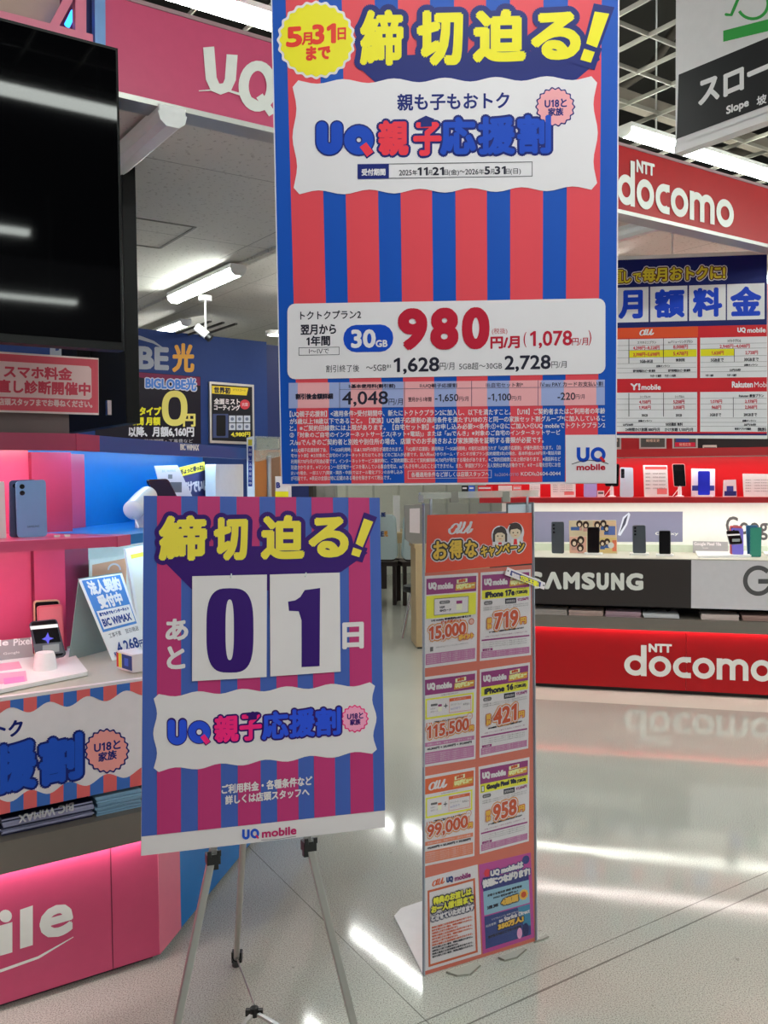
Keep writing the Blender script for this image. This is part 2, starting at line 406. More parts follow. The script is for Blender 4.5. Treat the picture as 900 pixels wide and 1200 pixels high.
# ---------------------------------------------------------------- ceilings
cm = bpy.data.materials.new('speckled_ceiling_board'); cm.use_nodes = True
nt = cm.node_tree; bs = nt.nodes['Principled BSDF']; N = nt.nodes.new; LK = nt.links.new; geo = N('ShaderNodeNewGeometry')
spk = ramp(noise(55, 5).outputs['Fac'], [(.60, (.66, .635, .58)), (.66, (.46, .43, .38))])
col = spk.outputs[0]
for n, per, ph in ((U, .91, .35), (V, .455 * 2, .1)):
    d = mth('ABSOLUTE', mth('SUBTRACT', mth('FRACT', mth('ADD', mth('MULTIPLY', dotp(n), 1/per), ph)), .5))
    col = mix(col, (.30, .28, .25), mth('MULTIPLY', mth('LESS_THAN', d, .0035), .8))
LK(col, bs.inputs['Base Color']); bs.inputs['Roughness'].default_value = .9
AS = 1.15                                               # where the two bays meet, behind the big poster
for x0, x1, zz, nm in ((-5, AS, ZB, 'ceiling_left_bay'), (AS, 9, ZR, 'ceiling_right_bay')):
    m = MB(); m.prism([Lf(x0, .10, zz+.015), Lf(x1, .10, zz+.015), Lf(x1, 13, zz+.015), Lf(x0, 13, zz+.015)], Z*.05, cm); struct(m.build(nm, loc=(0, 0, 0)))
m = MB(); m.box(Lf(AS-.02, .10, ZB), U*.04, V*12.9, Z*(ZR-ZB), cm); struct(m.build('ceiling_step', loc=(0, 0, 0)))
dark = mat('dark_ceiling_void', (48, 46, 43), .9, k=1.0)
m = MB(); m.prism([Lf(-8, -10, 4.3), Lf(11, -10, 4.3), Lf(11, 13, 4.3), Lf(-8, 13, 4.3)], Z*.05, dark); struct(m.build('ceiling', loc=(0, 0, 0)))
gridm = mat('ceiling_grid_paint', (150, 146, 138), .5)
m = MB()
for i in range(46):
    a = -2.6+i*.24; m.bar(Lf(a, -2.4, 3.30), Lf(a, 3.4, 3.30), .007, .02, gridm)
for i in range(22):
    b = -2.35+i*.26; m.bar(Lf(-2.6, b, 3.305), Lf(8.2, b, 3.305), .007, .02, gridm)
struct(m.build('ceiling_grid', loc=(0, 0, 0)))
duct = mat('grey_duct', (120, 112, 104), .6); pipe = mat('dark_pipe', (70, 64, 58), .6)
m = MB(); m.bar(Lf(.2, .85, 3.52), Lf(8, .85, 3.52), .10, .06, duct); tag(m.build('cable_tray'), 'long grey cable tray running above the ceiling grid over the red fascia', 'cable tray')
m = MB(); m.bar(Lf(1.55, -1.2, 3.72), Lf(1.55, 3.0, 3.72), .13, .08, pipe); tag(m.build('cable_tray'), 'dark tray crossing above the ceiling grid toward the slope sign', 'cable tray')
for k in range(9):
    m = MB(); a = .4+k*.7; pts = [Lf(a+random.uniform(-.3, .3)+.12*t, -.8+.5*t, 3.95+.18*math.sin(t*1.3+k)) for t in range(7)]
    m.tube(pts, .03, duct if k % 3 == 0 else pipe, 10); tag(m.build('ceiling_pipe', smooth=True), 'bent pipe in the dark void above the ceiling grid', 'pipe', 'pipes above the ceiling grid')

# ---------------------------------------------------------------- walls behind
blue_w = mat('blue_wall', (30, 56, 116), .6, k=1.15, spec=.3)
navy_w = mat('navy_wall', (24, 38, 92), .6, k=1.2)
cream = mat('white_wall', (226, 228, 214), .6, k=1.1)
red_p = mat('red_panel', (168, 16, 24), .35, k=1.15, spec=.3)
WBo = A(-1.35, 7.2, 0); dW = nrm(onz(318, 404, ZB)-onz(165, 388, ZB)); nW = A(dW[1], -dW[0], 0)
WF = Face(onz(240, 396, ZB), nW)
wr = WF.p(313, 450); wr[2] = 0
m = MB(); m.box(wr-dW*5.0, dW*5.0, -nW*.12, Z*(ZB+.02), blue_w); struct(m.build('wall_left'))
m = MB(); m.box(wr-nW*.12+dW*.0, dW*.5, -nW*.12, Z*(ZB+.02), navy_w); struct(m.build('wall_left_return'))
fw = A(.2, 13.4, 0)
m = MB(); m.box(fw-U*6, U*16, V*.12, Z*(ZB+.02), cream); struct(m.build('wall_back'))
m = MB()
for k in range(-6, 12): m.box(fw+U*(k*.45)-V*.02, U*.03, V*.02, Z*ZB, mat('wall_batten', (190, 192, 180), .6))
struct(m.build('wall_back_battens'))

# ---------------------------------------------------------------- fascia over the bays
pink_f = mat('pink_fascia', (190, 72, 108), .35, k=1.25, spec=.35); red_f = mat('red_fascia', (172, 22, 28), .35, k=1.1, spec=.35)
letter = mat('white_letter', (228, 226, 215), .4, k=1.2)
FF = LF(.03)
def acoord(p): return (p-B)@U
a0 = acoord(FF.p(120, 60)); a1 = acoord(FF.p(520, 160)); a2 = 8.0
for nm, x0, x1, mt, lab in (('pink', a0, a1, pink_f, 'long pink overhead fascia board with white lettering above the left counter'), ('red', a1, a2, red_f, 'red overhead fascia board with white rounded lettering above the right bay')):
    root = empty('sign_fascia', Lf((x0+x1)/2, .03, ZB))
    m = MB(); m.box(Lf(x0, .03, ZB+.012), U*(x1-x0), V*.07, Z*(ZT-ZB-.012), mt); pn = m.build('panel', root)
    m = MB(); m.box(Lf(x0, .022, ZB-.004), U*(x1-x0), V*.085, Z*.016, alu); m.build('lower_rail', root)
    m = MB(); m.box(Lf(x0, .026, ZT), U*(x1-x0), V*.08, Z*.012, mat('fascia_edge', (150, 120, 125), .5)); m.build('upper_rail', root)
    f = FF; pr = Print(f, base=8)
    if nm == 'pink':
        pr.stroke([(244.5, 55), (247.5, 92), (252, 102), (258.5, 104.5), (266, 102), (270, 93), (272, 64)], 13, letter, 0)
        pr.stroke(arc(302, 101, 16.5, 0, 350, 26, ry=24), 12, letter, 0, closed=True)
        pr.stroke([(304, 112), (319, 134)], 9, letter, 1)
        pr.stroke([(233, 106.5), (262, 104.5), (290, 113), (316, 127)], [1, 2.4, 3.2, 2], letter, 1)
        pr.text('mobile', 345, 158, 545, 212, 52, letter, 0, bold=4)
        pr.build('lettering', pn, 'white letters U and Q with an underline')
    else:
        docomo(pr, (723.5, 238), (860, 268.5), 36, 32.5, letter, 0); pr.build('lettering', pn, 'white rounded letters')
    tag(root, lab, 'sign fascia')
# open pink frame of the fascia box at the far left
m_p = mat('pink_frame', (212, 112, 138), .4, k=1.2); sil = mat('silver_blue_post', (110, 145, 195), .3, metal=.3)
root = empty('sign_truss', Lf(acoord(FF.p(50, 30)), .03, ZB))
def fp(x, y, d=0): return FF.p(x, y, -d)
m = MB(); m.bar(fp(-60, 10), fp(106, 52), .05, .035, m_p); m.build('lower_rail', root)
m = MB(); m.bar(fp(93, 70), fp(93, -60), .03, .03, m_p); m.build('post', root)
m = MB(); m.bar(fp(59, 38), fp(86, -12), .022, .022, m_p); m.build('brace', root)
m = MB(); m.bar(fp(116, 70), fp(115, -60), .028, .03, sil); m.build('post', root)
m = MB(); m.prism([fp(100, 60, .03), fp(111, 60, .03), fp(111, -60, .03), fp(100, -60, .03)], V*.02, navy_w); m.build('side_panel', root)
m = MB(); m.prism([fp(70, 60, .12), fp(100, 70, .12), fp(100, -50, .12), fp(70, -50, .12)], V*.02, mat('plum_panel', (120, 40, 80), .5)); m.build('back_panel', root)
m = MB(); m.prism([fp(-70, 40, .10), fp(70, 60, .10), fp(70, -90, .10), fp(-70, -90, .10)], V*.02, mat('beige_board', (176, 150, 138), .7)); m.build('back_panel', root)
m = MB(); m.tube([fp(78.5, 30, .05), fp(86.5, 14, .05)], .008, mat('blue_tube_glow', (40, 130, 255), emit=2.2), 12); m.build('blue_tube', root)
tag(root, 'open pink metal frame above the big television holding a blue light tube', 'truss')

# ---------------------------------------------------------------- left counter with shelves
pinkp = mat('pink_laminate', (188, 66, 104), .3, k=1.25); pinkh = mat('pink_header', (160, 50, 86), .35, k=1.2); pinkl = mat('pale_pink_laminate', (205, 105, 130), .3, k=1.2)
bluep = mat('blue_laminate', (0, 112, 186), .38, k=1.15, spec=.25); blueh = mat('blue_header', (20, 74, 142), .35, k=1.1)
greyt = mat('grey_worktop', (172, 170, 158), .45, k=1.15, scale=60); greyl = mat('grey_ledge', (112, 104, 96), .5, k=1.1)
darkv = mat('dark_recess', (28, 24, 26), .8); led = mat('led_strip', (255, 246, 240), emit=LED_E, noise=0)
kick = mat('dark_kick', (40, 36, 36), .6)
LEN = 2.0
p = BF(.306).p(288.5, 528); BL2 = (p-B)@U2
def pk(w0, w1, z0, z1, mt, nm, parent, ext=0):
    m = MB(); m.prism([Lf(-LEN, w0, z0), Cn(w0, z0), Cn(w1, z0), Lf(-LEN, w1, z0)], Z*(z1-z0), mt); return m.build(nm, parent)
def bk(w0, w1, z0, z1, mt, nm, parent, L=None):
    L = L or BL2; m = MB(); m.prism([Cn(w0, z0), Bf(L, w0, z0), Bf(L, w1, z0), Cn(w1, z0)], Z*(z1-z0), mt); return m.build(nm, parent)
ctr = empty('display_counter', Cn(.25))
ZL0, ZL1, ZP0, ZC = .392, .477, .554, .861
ZS0, ZS1, ZH0, ZH1, WB_ = 1.243, 1.274, 1.539, 1.592, .53
for f_, mt in ((pk, kick), (bk, kick)): f_(.03, WB_, 0, .02, mt, 'toe_kick', ctr)
bp1 = pk(.0, WB_, .02, ZL0, pinkp, 'base_panel', ctr, 1); bk(.0, WB_, .02, ZL0, bluep, 'base_panel', ctr)
jx = BF(0).p(211, 1050); s_ = (jx-B)@U2
m = MB(); m.box(Bf(0.0, -.002, .02), U2*s_, V2*.004, Z*(ZL0-.02), pinkl); m.build('corner_panel', ctr)
pj = LF(0).p(129, 1000); aj = acoord(pj)
m = MB(); m.box(Lf(aj, -.0008, .02), U*.003, V*.002, Z*(ZL0-.02), mat('joint_line', (110, 25, 55))); m.build('joint', bp1)
pk(.0, .30, ZL0, ZL1, greyl, 'leaflet_ledge', ctr); bk(.0, .30, ZL0, ZL1, greyl, 'leaflet_ledge', ctr)
pk(.27, WB_, ZL1, ZC-.02, darkv, 'leaflet_recess', ctr); bk(.27, WB_, ZL1, ZC-.02, darkv, 'leaflet_recess', ctr)
whitep = mat('white_board', (208, 200, 204), .4, k=1.25)
fb1 = pk(.0, .02, ZP0, ZC, whitep, 'front_board', ctr); bk(.0, .02, ZP0, ZC, whitep, 'front_board', ctr)
pk(.02, WB_+.03, ZC-.025, ZC-.002, greyt, 'worktop', ctr); bk(.02, WB_+.03, ZC-.025, ZC-.002, greyt, 'worktop', ctr)
pk(WB_, WB_+.03, ZC, ZH1-.01, pinkp, 'back_panel', ctr)
bk(WB_, WB_+.03, ZS1, ZH1-.01, bluep, 'back_panel', ctr); bk(WB_, WB_+.03, ZC, ZS0, cream, 'back_panel', ctr)
pk(.155, WB_, ZS0+.012, ZS1, pinkp, 'shelf', ctr); bk(.155, WB_, ZS0+.012, ZS1, bluep, 'shelf', ctr)
jx = BF(.14).p(152, 632); m = MB(); m.prism([Cn(.137, ZS0-.001), Bf((jx-B)@U2, .137, ZS0-.001), Bf((jx-B)@U2, WB_-.1, ZS0-.001), Cn(WB_-.1, ZS0-.001)], Z*(ZS1-ZS0+.002), pinkp); m.build('shelf_end', ctr)
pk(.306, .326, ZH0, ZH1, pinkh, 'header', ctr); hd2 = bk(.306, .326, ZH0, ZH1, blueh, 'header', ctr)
pk(.326, WB_+.03, ZH0+.02, ZH1, pinkh, 'header_top', ctr); bk(.326, WB_+.03, ZH0+.02, ZH1, blueh, 'header_top', ctr)
pk(.14, .155, ZS0, ZS1, pinkp, 'shelf_edge', ctr); bk(.14, .155, ZS0, ZS1, bluep, 'shelf_edge', ctr)
jx = BF(.306).p(116, 518); m = MB(); m.box(Bf(.113, .304, ZH0)*0+Cn(.304, ZH0), U2*(((jx-B)@U2)-((Cn(.304)-B)@U2)), V2*.01, Z*(ZH1-ZH0), pinkh); m.build('header_end', ctr)
ap = acoord(LF(.515).p(77, 700))
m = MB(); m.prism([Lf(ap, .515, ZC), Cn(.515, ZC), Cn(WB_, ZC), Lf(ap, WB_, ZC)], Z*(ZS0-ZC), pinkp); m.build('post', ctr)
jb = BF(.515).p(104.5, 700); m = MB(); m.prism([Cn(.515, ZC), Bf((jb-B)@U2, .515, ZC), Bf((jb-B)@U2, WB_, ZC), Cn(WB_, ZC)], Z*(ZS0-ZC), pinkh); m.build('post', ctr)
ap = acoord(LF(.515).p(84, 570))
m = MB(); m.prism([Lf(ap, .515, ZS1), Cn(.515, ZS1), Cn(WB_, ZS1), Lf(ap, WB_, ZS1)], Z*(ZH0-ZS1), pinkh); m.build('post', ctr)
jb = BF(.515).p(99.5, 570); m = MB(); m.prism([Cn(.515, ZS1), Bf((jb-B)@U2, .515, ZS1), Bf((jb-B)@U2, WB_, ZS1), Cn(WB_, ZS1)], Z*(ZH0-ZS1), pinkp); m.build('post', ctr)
for z, b in ((ZH0+.02, .36), (ZS0+.012, .22)):
    m = MB(); m.box(Lf(-LEN, b, z-.008), U*(LEN-.19), V*.02, Z*.008, led); m.build('light_strip', ctr)
    m = MB(); m.box(Bf(.18, b, z-.008), U2*(BL2-.21), V2*.02, Z*.008, mat('led_blue_white', (190, 230, 255), emit=LED_E*.6, noise=0)); m.build('light_strip', ctr)
# glow strip under the ledge lip
m = MB(); m.box(Lf(-LEN, -.030, ZL0-.002), U*(LEN+.01), V*.006, Z*(ZL1-ZL0+.002), greyl); m.box(Lf(-LEN, -.024, ZL0+.016), U*(LEN+.01), V*.024, Z*(ZL1-ZL0-.016), greyl); m.build('ledge_lip', ctr)
m = MB(); m.box(Lf(-LEN, -.020, ZL0+.009), U*(LEN-.02), V*.012, Z*.006, mat('led_soft', (255, 235, 238), emit=LED_E*.8, noise=0)); m.build('light_strip', ctr)
tag(ctr, 'pink and blue corner display counter with lit shelves at the left of the aisle', 'counter')
# ---------------------------------------------------------------- red counter across the aisle
def dcoord(p): return (p-D0)@DX
a_l = dcoord(DF(0).p(574, 700)); a_r = 4.2
samb = mat('black_panel', (40, 34, 33), .35, k=1.3); gryp = mat('pale_grey_panel', (172, 168, 172), .4, k=1.6)
ivory = mat('ivory_panel', (208, 208, 206), .5, k=1.15); led_w = mat('led_warm_white', (250, 251, 238), emit=LED_E*.19, noise=0)
redd = mat('red_shelf', (150, 20, 26), .35, k=1.3)
RZL0, RZL1, RZP0, RZC = .423, .500, .574, .893
RS0, RS1, RT0, RT1, RB = 1.25, 1.287, 1.565, 1.622, .60
rc = empty('display_counter', Df(1.5, .3))
def rb(x0, x1, b0, b1, z0, z1, mt, nm, parent=rc, label=None):
    m = MB(); m.box(Df(x0, b0, z0), DX*(x1-x0), DY*(b1-b0), Z*(z1-z0), mt); return m.build(nm, parent, label=label)
rb(a_l, a_r, .04, RB, 0, .03, kick, 'toe_kick')
aj = dcoord(DF(0).p(804, 760))
rbp = rb(a_l, aj-.001, .0, RB, .03, RZL0, red_p, 'base_panel'); rb(aj+.001, a_r, .0, RB, .03, RZL0, red_p, 'base_panel')
rb(a_l, a_r, .0, .30, RZL0, RZL1, greyl, 'leaflet_ledge'); rb(a_l, a_r, .26, RB, RZL1, RZC-.03, darkv, 'leaflet_recess')
asg = dcoord(DF(0).p(810, 680))
fb2 = rb(a_l, asg, .0, .02, RZP0, RZC-.004, samb, 'front_board', label='black front board with white capital lettering')
fb3 = rb(asg, a_r, .0, .02, RZP0, RZC-.004, gryp, 'front_board', label='pale grey front board with large dark letter')
rb(a_l, a_r, .02, RB+.03, RZC-.03, RZC-.004, greyt, 'worktop'); rb(a_l, a_r, -.002, .02, RZC-.004, RZC, greyt, 'worktop_edge')
rb(a_l, a_r, .0, RB+.02, RZC-.004, RZC, greyt, 'worktop_sheet')
bpn = rb(a_l, a_r, RB, RB+.03, RZC, RS0, ivory, 'back_panel')
rb(a_l, a_r, RB-.05, RB, RZC, RZC+.05, mat('pale_glass_step', (176, 184, 168), .3), 'rear_step')
rb(a_l-.12, a_r, .30, .315, RS0, RS1, redd, 'shelf_edge'); rb(a_l-.12, a_r, .315, RB+.03, RS0+.014, RS1, redd, 'shelf'); rb(a_l-.12, a_r, RB, RB+.03, RS1, RT0, red_p, 'back_panel')
rb(a_l-.12, a_r, .34, .355, RT0, RT1, redd, 'upper_shelf_edge'); rb(a_l-.12, a_r, .355, RB+.03, RT0+.02, RT1, redd, 'upper_shelf'); rb(a_l-.12, a_r, RB, RB+.05, RT1, ZR, mat('red_wall_panel', (140, 18, 26), .45), 'back_panel')
rb(a_l, a_r, .335, .455, RS0+.006, RS0+.014, led_w, 'light_strip'); rb(a_l, a_r, .375, .495, RT0+.012, RT0+.02, mat('led_red_white', (255, 240, 235), emit=LED_E*.2, noise=0), 'light_strip')
rb(a_l, a_r, -.022, -.016, RZL0-.002, RZL1, greyl, 'ledge_lip'); rb(a_l, a_r, -.016, .0, RZL0+.016, RZL1, greyl, 'ledge_fill'); rb(a_l, a_r, -.014, -.004, RZL0+.009, RZL0+.016, mat('led_soft_red', (255, 225, 220), emit=LED_E*.8, noise=0), 'light_strip')
f0 = DF(0); pr = Print(f0, base=3)
docomo(pr, (731.4, 791.2), (906, 799.4), 24, 25.5, letter, 0); pr.build('lettering', rbp, 'white rounded lettering')
pr = Print(f0, base=3)
lt = ink(206, 206, 200); dk = mat('dark_grey_ink', (72, 70, 72), .5)
for ch, x0, x1 in (('S', 617, 636), ('Λ', 638.5, 658), ('M', 660.5, 679), ('S', 682, 697), ('U', 699.5, 713), ('N', 716.5, 731), ('G', 734, 753.5)):
    y0 = 688.6+(x0-617)*.0155; pr.text(ch, x0+1, y0, x1-1, y0+.2, 17.5, lt, 0, bold=1.5)
pr.build('lettering', fb2, 'white capital lettering')
pr = Print(f0, base=3)
pr.stroke(arc(888.5, 680.5, 15.2, -42, -330, 30), 5.2, dk, 0); pr.rect(888.5, 678.5, 906, 684, dk, 0); pr.build('lettering', fb3, 'dark grey capital letter')
fb = DF(RB); pr = Print(fb, base=4)
pr.rect(560, 599.5, 800, 635, ink(112, 112, 136), 0)
pr.poly([(724, 627), (730, 606), (737, 600.5), (738.6, 603), (735, 615), (727, 628)], ink(176, 182, 200), 1); pr.poly([(726, 625), (731.5, 608), (736, 603), (733, 614)], ink(60, 62, 78), 2)
pr.text('Galaxy', 768, 628, 795, 628, 4.5, lt, 1)
pr.build('backdrop_print', bpn, 'grey lavender backdrop print with a silver phone')
pr = Print(fb, base=4)
pr.text('Google', 851, 631.5, 914, 633, 26, dk, 0, bold=.5); pr.build('lettering', bpn, 'dark grey lettering on the pale back panel')
tag(rc, 'long red display counter with black and grey front boards along the right side', 'counter')

# ---------------------------------------------------------------- seating area at the far end
wood = mat('pale_wood', (206, 184, 142), .5, k=1.05, scale=14); dkw = mat('dark_wood', (36, 24, 22), .45); cover = mat('pale_blue_cover', (182, 200, 204), .7, k=1.2)
def chair(px, py, label, face):
    p = onz(px, py); f = nrm(A(*face)); x = A(-f[1], f[0], 0); root = empty('dining_chair', p)
    def q(a, b, z): return p+x*a+f*b+Z*z
    m = MB(); m.box(q(-.22, -.22, .44), x*.44, f*.44, Z*.05, dkw); m.build('seat', root, bevel=.01)
    m = MB(); m.prism(rquad([q(-.22, -.22, .50), q(.22, -.22, .50), q(.21, -.30, 1.0), q(-.21, -.30, 1.0)], .06), -f*.04, dkw); m.build('backrest', root)
    m = MB(); m.prism(rquad([q(-.235, -.20, .52), q(.235, -.20, .52), q(.225, -.285, 1.025), q(-.225, -.285, 1.025)], .07), -f*.075, cover)
    c = m.build('back_cover', root, bevel=.01)
    bf = Face(q(0, -.277, .52), nrm(np.cross(x, q(0, -.362, 1.025)-q(0, -.277, .52))*(-1 if np.cross(x, q(0, -.362, 1.025)-q(0, -.277, .52))@(CO-p) < 0 else 1)))
    for sx in (-.19, .19):
        for sy in (-.19, .19):
            m = MB(); m.prism([q(sx-.02, sy-.02, .44), q(sx+.02, sy-.02, .44), q(sx+.02, sy+.02, .44), q(sx-.02, sy+.02, .44)], -Z*.44, dkw); m.build('leg', root)
    tag(root, label, 'chair'); return root, c, bf
fwd = nrm(A(.15, 1, 0))
r1, c1, b1 = chair(446, 706, 'dark wooden chair with a pale blue back cover beside the easel sign', fwd)
pr = Print(b1, base=2); nv = ink(40, 60, 120)
pr.text('BE', 447, 605.5, 451.5, 605.3, 4.6, nv, 0, bold=.4); pr.text('E', 446.5, 628.5, 449.5, 628.4, 5.5, nv, 0, bold=.4); pr.text('光', 450, 628.7, 454.2, 628.5, 6.5, ink(214, 150, 60), 0, bold=.4); pr.build('lettering', c1)
r2, c2, b2 = chair(488, 706, 'dark wooden chair with a pale blue back cover beside the grey monitor', nrm(A(-.25, 1, 0)))
tp = onz(462, 690); tb = empty('table', tp)
m = MB(); m.box(tp-U*.2+Z*.68, U*1.5, V*.7, Z*.035, wood); m.build('tabletop', tb, bevel=.004)
m = MB(); m.box(tp-U*.16+V*.05+Z*.58, U*1.42, V*.6, Z*.10, wood); m.build('apron', tb)
for a, b in ((-.12, .08), (1.2, .08), (1.2, .6), (-.12, .6)):
    m = MB(); m.box(tp+U*a+V*b, U*.06, V*.06, Z*.58, dkw); m.build('leg', tb)
tag(tb, 'pale wood table at the back of the aisle behind the covered chairs', 'table')
cp = tp+U*-.05+V*.2+Z*.715; cup = empty('cup', cp)
cyan = mat('cyan_cup', (32, 130, 160), .3)
m = MB(); m.lathe(cp, [(.0, 0), (.035, 0), (.044, .12), (.038, .12), (.03, .01), (0, .01)], cyan); m.build('body', cup, smooth=True)
m = MB(); m.tube([cp+Z*.01, cp+Z*.24+U*.03], .004, mat('rust_stick', (150, 80, 60), .5)); m.build('stirrer', cup)
tag(cup, 'small cyan cup with a stick standing on the pale wood table', 'cup')
mp_ = tp+U*.18+V*.25+Z*.715
m = MB(); m.box(mp_, U*.10, V*.02, Z*.48, mat('white_display_panel', (220, 222, 220), .4)); tag(m.build('partition_panel', bevel=.003), 'narrow white upright panel standing on the pale wood table', 'panel')
# desk side with monitor, chair leg
dp = onz(492, 760); dpx = A(1, .1, 0)/np.linalg.norm(A(1, .1, 0)); dpy = A(-dpx[1], dpx[0], 0)
dk_ = empty('desk', dp); sc = 7.5/1060
m = MB(); m.box(dp-dpx*.03+Z*.012, dpx*1.0, dpy*.04, Z*(.845-.012), wood); m.build('front_panel', dk_)
m = MB(); m.box(dp-dpx*.04+dpy*.0+Z*.845, dpx*1.02, dpy*.34, Z*.03, wood); m.build('desk_top', dk_)
m = MB(); m.box(dp-dpx*.03+dpy*.04+Z*.012, dpx*.03, dpy*.28, Z*.83, wood); m.build('side_panel', dk_)
m = MB(); m.box(dp-dpx*.02, dpx*.08, dpy*.08, Z*.012, black); m.build('foot', dk_)
tag(dk_, 'pale wood service desk standing behind the poster rack', 'desk')
mf = Face(dp+dpy*.12, -dpy); grm = mat('grey_monitor_back', (128, 128, 126), .5)
m = MB(); P = [mf.p(474, 592), mf.p(505, 590), mf.p(505, 646), mf.p(492, 645), mf.p(475, 632)]; m.prism(P, dpy*.04, grm)
mon = m.build('monitor', loc=dp+dpy*.12+Z*.875, bevel=.004)
m = MB(); m.prism([mf.p(480, 596, .002), mf.p(492, 595.5, .002), mf.p(492, 625, .002), mf.p(480, 624, .002)], dpy*.0015, whitep); m.build('paper_note', mon, label='white paper note on the back')
m = MB(); m.box(dp+dpx*.14+dpy*.10+Z*.875, dpx*.2, dpy*.15, Z*.012, grm); m.build('stand_base', mon)
m = MB(); m.box(dp+dpx*.19+dpy*.17+Z*.885, dpx*.08, dpy*.03, Z*.2, grm); m.build('stand_neck', mon)
tag(mon, 'grey monitor seen from behind with a white note beside the poster rack', 'monitor')
lg = onz(472, 748)
m = MB(); q1 = mf.off(-.3).p(486, 700)
st = empty('stool', lg+A(.25, .1, 0))
for k, (ex, ey) in enumerate(((0, 0), (.34, 0), (.34, .3), (0, .3))):
    m = MB(); b = lg+A(ex, ey, 0); ins = A(.10-.2*ex/.34, .06-.12*ey/.3, 0)*.9
    m.tube([b, b+ins*.85+Z*.36, b+ins+Z*.40, b+ins*1.3+Z*.42], .011, chrome, 10); m.build('leg', st, smooth=True)
m = MB(); m.lathe(lg+A(.17, .15, .405), [(0, 0), (.16, 0), (.17, .02), (.16, .05), (0, .055)], black); m.build('seat', st, smooth=True)
tag(st, 'low stool with chrome legs half hidden behind the poster rack', 'stool')
# things seen in the gap under the hanging poster
yb = A(-.3, 8.4, 0)
def gap(px0, px1, py0, py1, depth, mt, name, label, cat, back=.25):
    fc = Face(A(0, depth, 0), A(0, -1, 0)); p = fc.p(px0, py1); q = fc.p(px1, py0); p2 = p.copy(); m = MB()
    m.box(A(p[0], depth, 0), (q[0]-p[0], 0, 0), (0, back, 0), Z*q[2], mt); return tag(m.build(name, bevel=.006), label, cat)
orng = mat('orange_wood', (176, 108, 52), .5, k=1.2)
gb = gap(298, 328, 527, 600, 6.7, orng, 'wooden_cabinet', 'orange brown wooden cabinet at the end of the blue wall', 'cabinet', .4)
fc = Face(A(0, 6.7, 0), A(0, -1, 0))
m = MB(); m.prism([fc.p(314, 530), fc.p(328, 530), fc.p(328, 640), fc.p(314, 640)], A(0, -.012, 0), mat('brown_wood', (124, 92, 70), .5)); m.build('door', gb)
yel = ink(228, 206, 40)
# ---------------------------------------------------------------- big hanging poster
W_ = ink(206, 200, 206); PB = ink(14, 72, 165); PR = ink(205, 66, 78); NV = ink(16, 28, 104); YL = ink(228, 204, 36); CRM = ink(168, 24, 48); NB = ink(14, 64, 172)
INK = ink(34, 32, 48)
hT, hB = (316.9, -22), (726.1, -27.3)
hq = (hT, hB, (722.4, 566.5), (329.6, 569.6))
pf, pc = quadface(*hq, 2.10)
hp = empty('hanging_poster', (pc[2]+pc[3])/2)
m = MB(); m.prism([pf.p(*q) for q in hq], -pf.n*.006, W_); m.build('board', hp)
fb_ = bil(*hq)
pr = Print(pf)
pr.poly([fb_(.004, .003), fb_(.996, .003), fb_(.997, .996), fb_(.003, .996)], PB, 0)
HS = [(350, 387), (412, 449), (474, 510), (536, 572), (598, 635.5), (662, 700)]
hs = [((a-329.6)/392.8, (b-329.6)/392.8) for a, b in HS]
for i, (a, b) in enumerate(hs):
    sh = -.016*(1-i/3)                                       # the stripes run a little wider at the top
    pr.poly([fb_(a+sh*.6, .003), fb_(b+sh*.6, .003), fb_(b, .996), fb_(a, .996)], PR, 1)
pr.build('striped_print', hp)
# headline
pr = Print(pf)
big = [('締', 421.5, 77.3, 473, 76.8, 66), ('切', 488, 78, 543, 77, 66), ('迫', 553.5, 74, 617, 73, 63), ('る', 621.5, 71, 681, 70, 57)]
pr.poly([(423, 66), (700, 58), (703, 70), (676, 93), (660, 100), (447, 103), (424, 82)], NV, 3)
for c, x0, y0, x1, y1, h in big: bd_ = 2.6 if c == '締' else 3.5; pr.text(c, x0+bd_, y0-bd_, x1-bd_, y1-bd_, h-2*bd_, YL, 6, bold=bd_, outline=((6.6, NV, 4),), res=4)
for o, mt, ly in ((7.2, NV, 4), (0, YL, 6)):
    for P in ([(697, 13.5), (714, 16), (699.5, 56), (687, 51)], [(684.5, 57), (697, 61), (692.5, 73.5), (680, 70)]):
        c = np.mean(P, axis=0); Q = [tuple(A(*p)+nrm(A(*p)-c)*o*1.35) for p in P]; pr.poly(Q, mt, ly)
pr.build('headline_lettering', hp, 'bold yellow headline lettering outlined in navy')
pr = Print(pf); pr.circ(370.6, 46.8, 45, W_, 3, sc=.028, k=24); pr.circ(370.6, 46.8, 42, YL, 4, sc=.03, k=24)
rd = ink(208, 52, 40)
pr.text('5', 336.5, 54.5, 353, 53.5, 21.5, rd, 5, bold=1.4); pr.text('月', 354, 52.5, 365.5, 52, 14, rd, 5, bold=.6); pr.text('31', 367, 51, 392.5, 49.5, 21, rd, 5, bold=1.4); pr.text('日', 396, 46.5, 405, 46, 13.5, rd, 5, bold=.6)
pr.text('まで', 359.5, 70.5, 386.5, 68.5, 15, rd, 5, bold=1.0); pr.build('date_badge', hp, 'round yellow scalloped badge with red date')
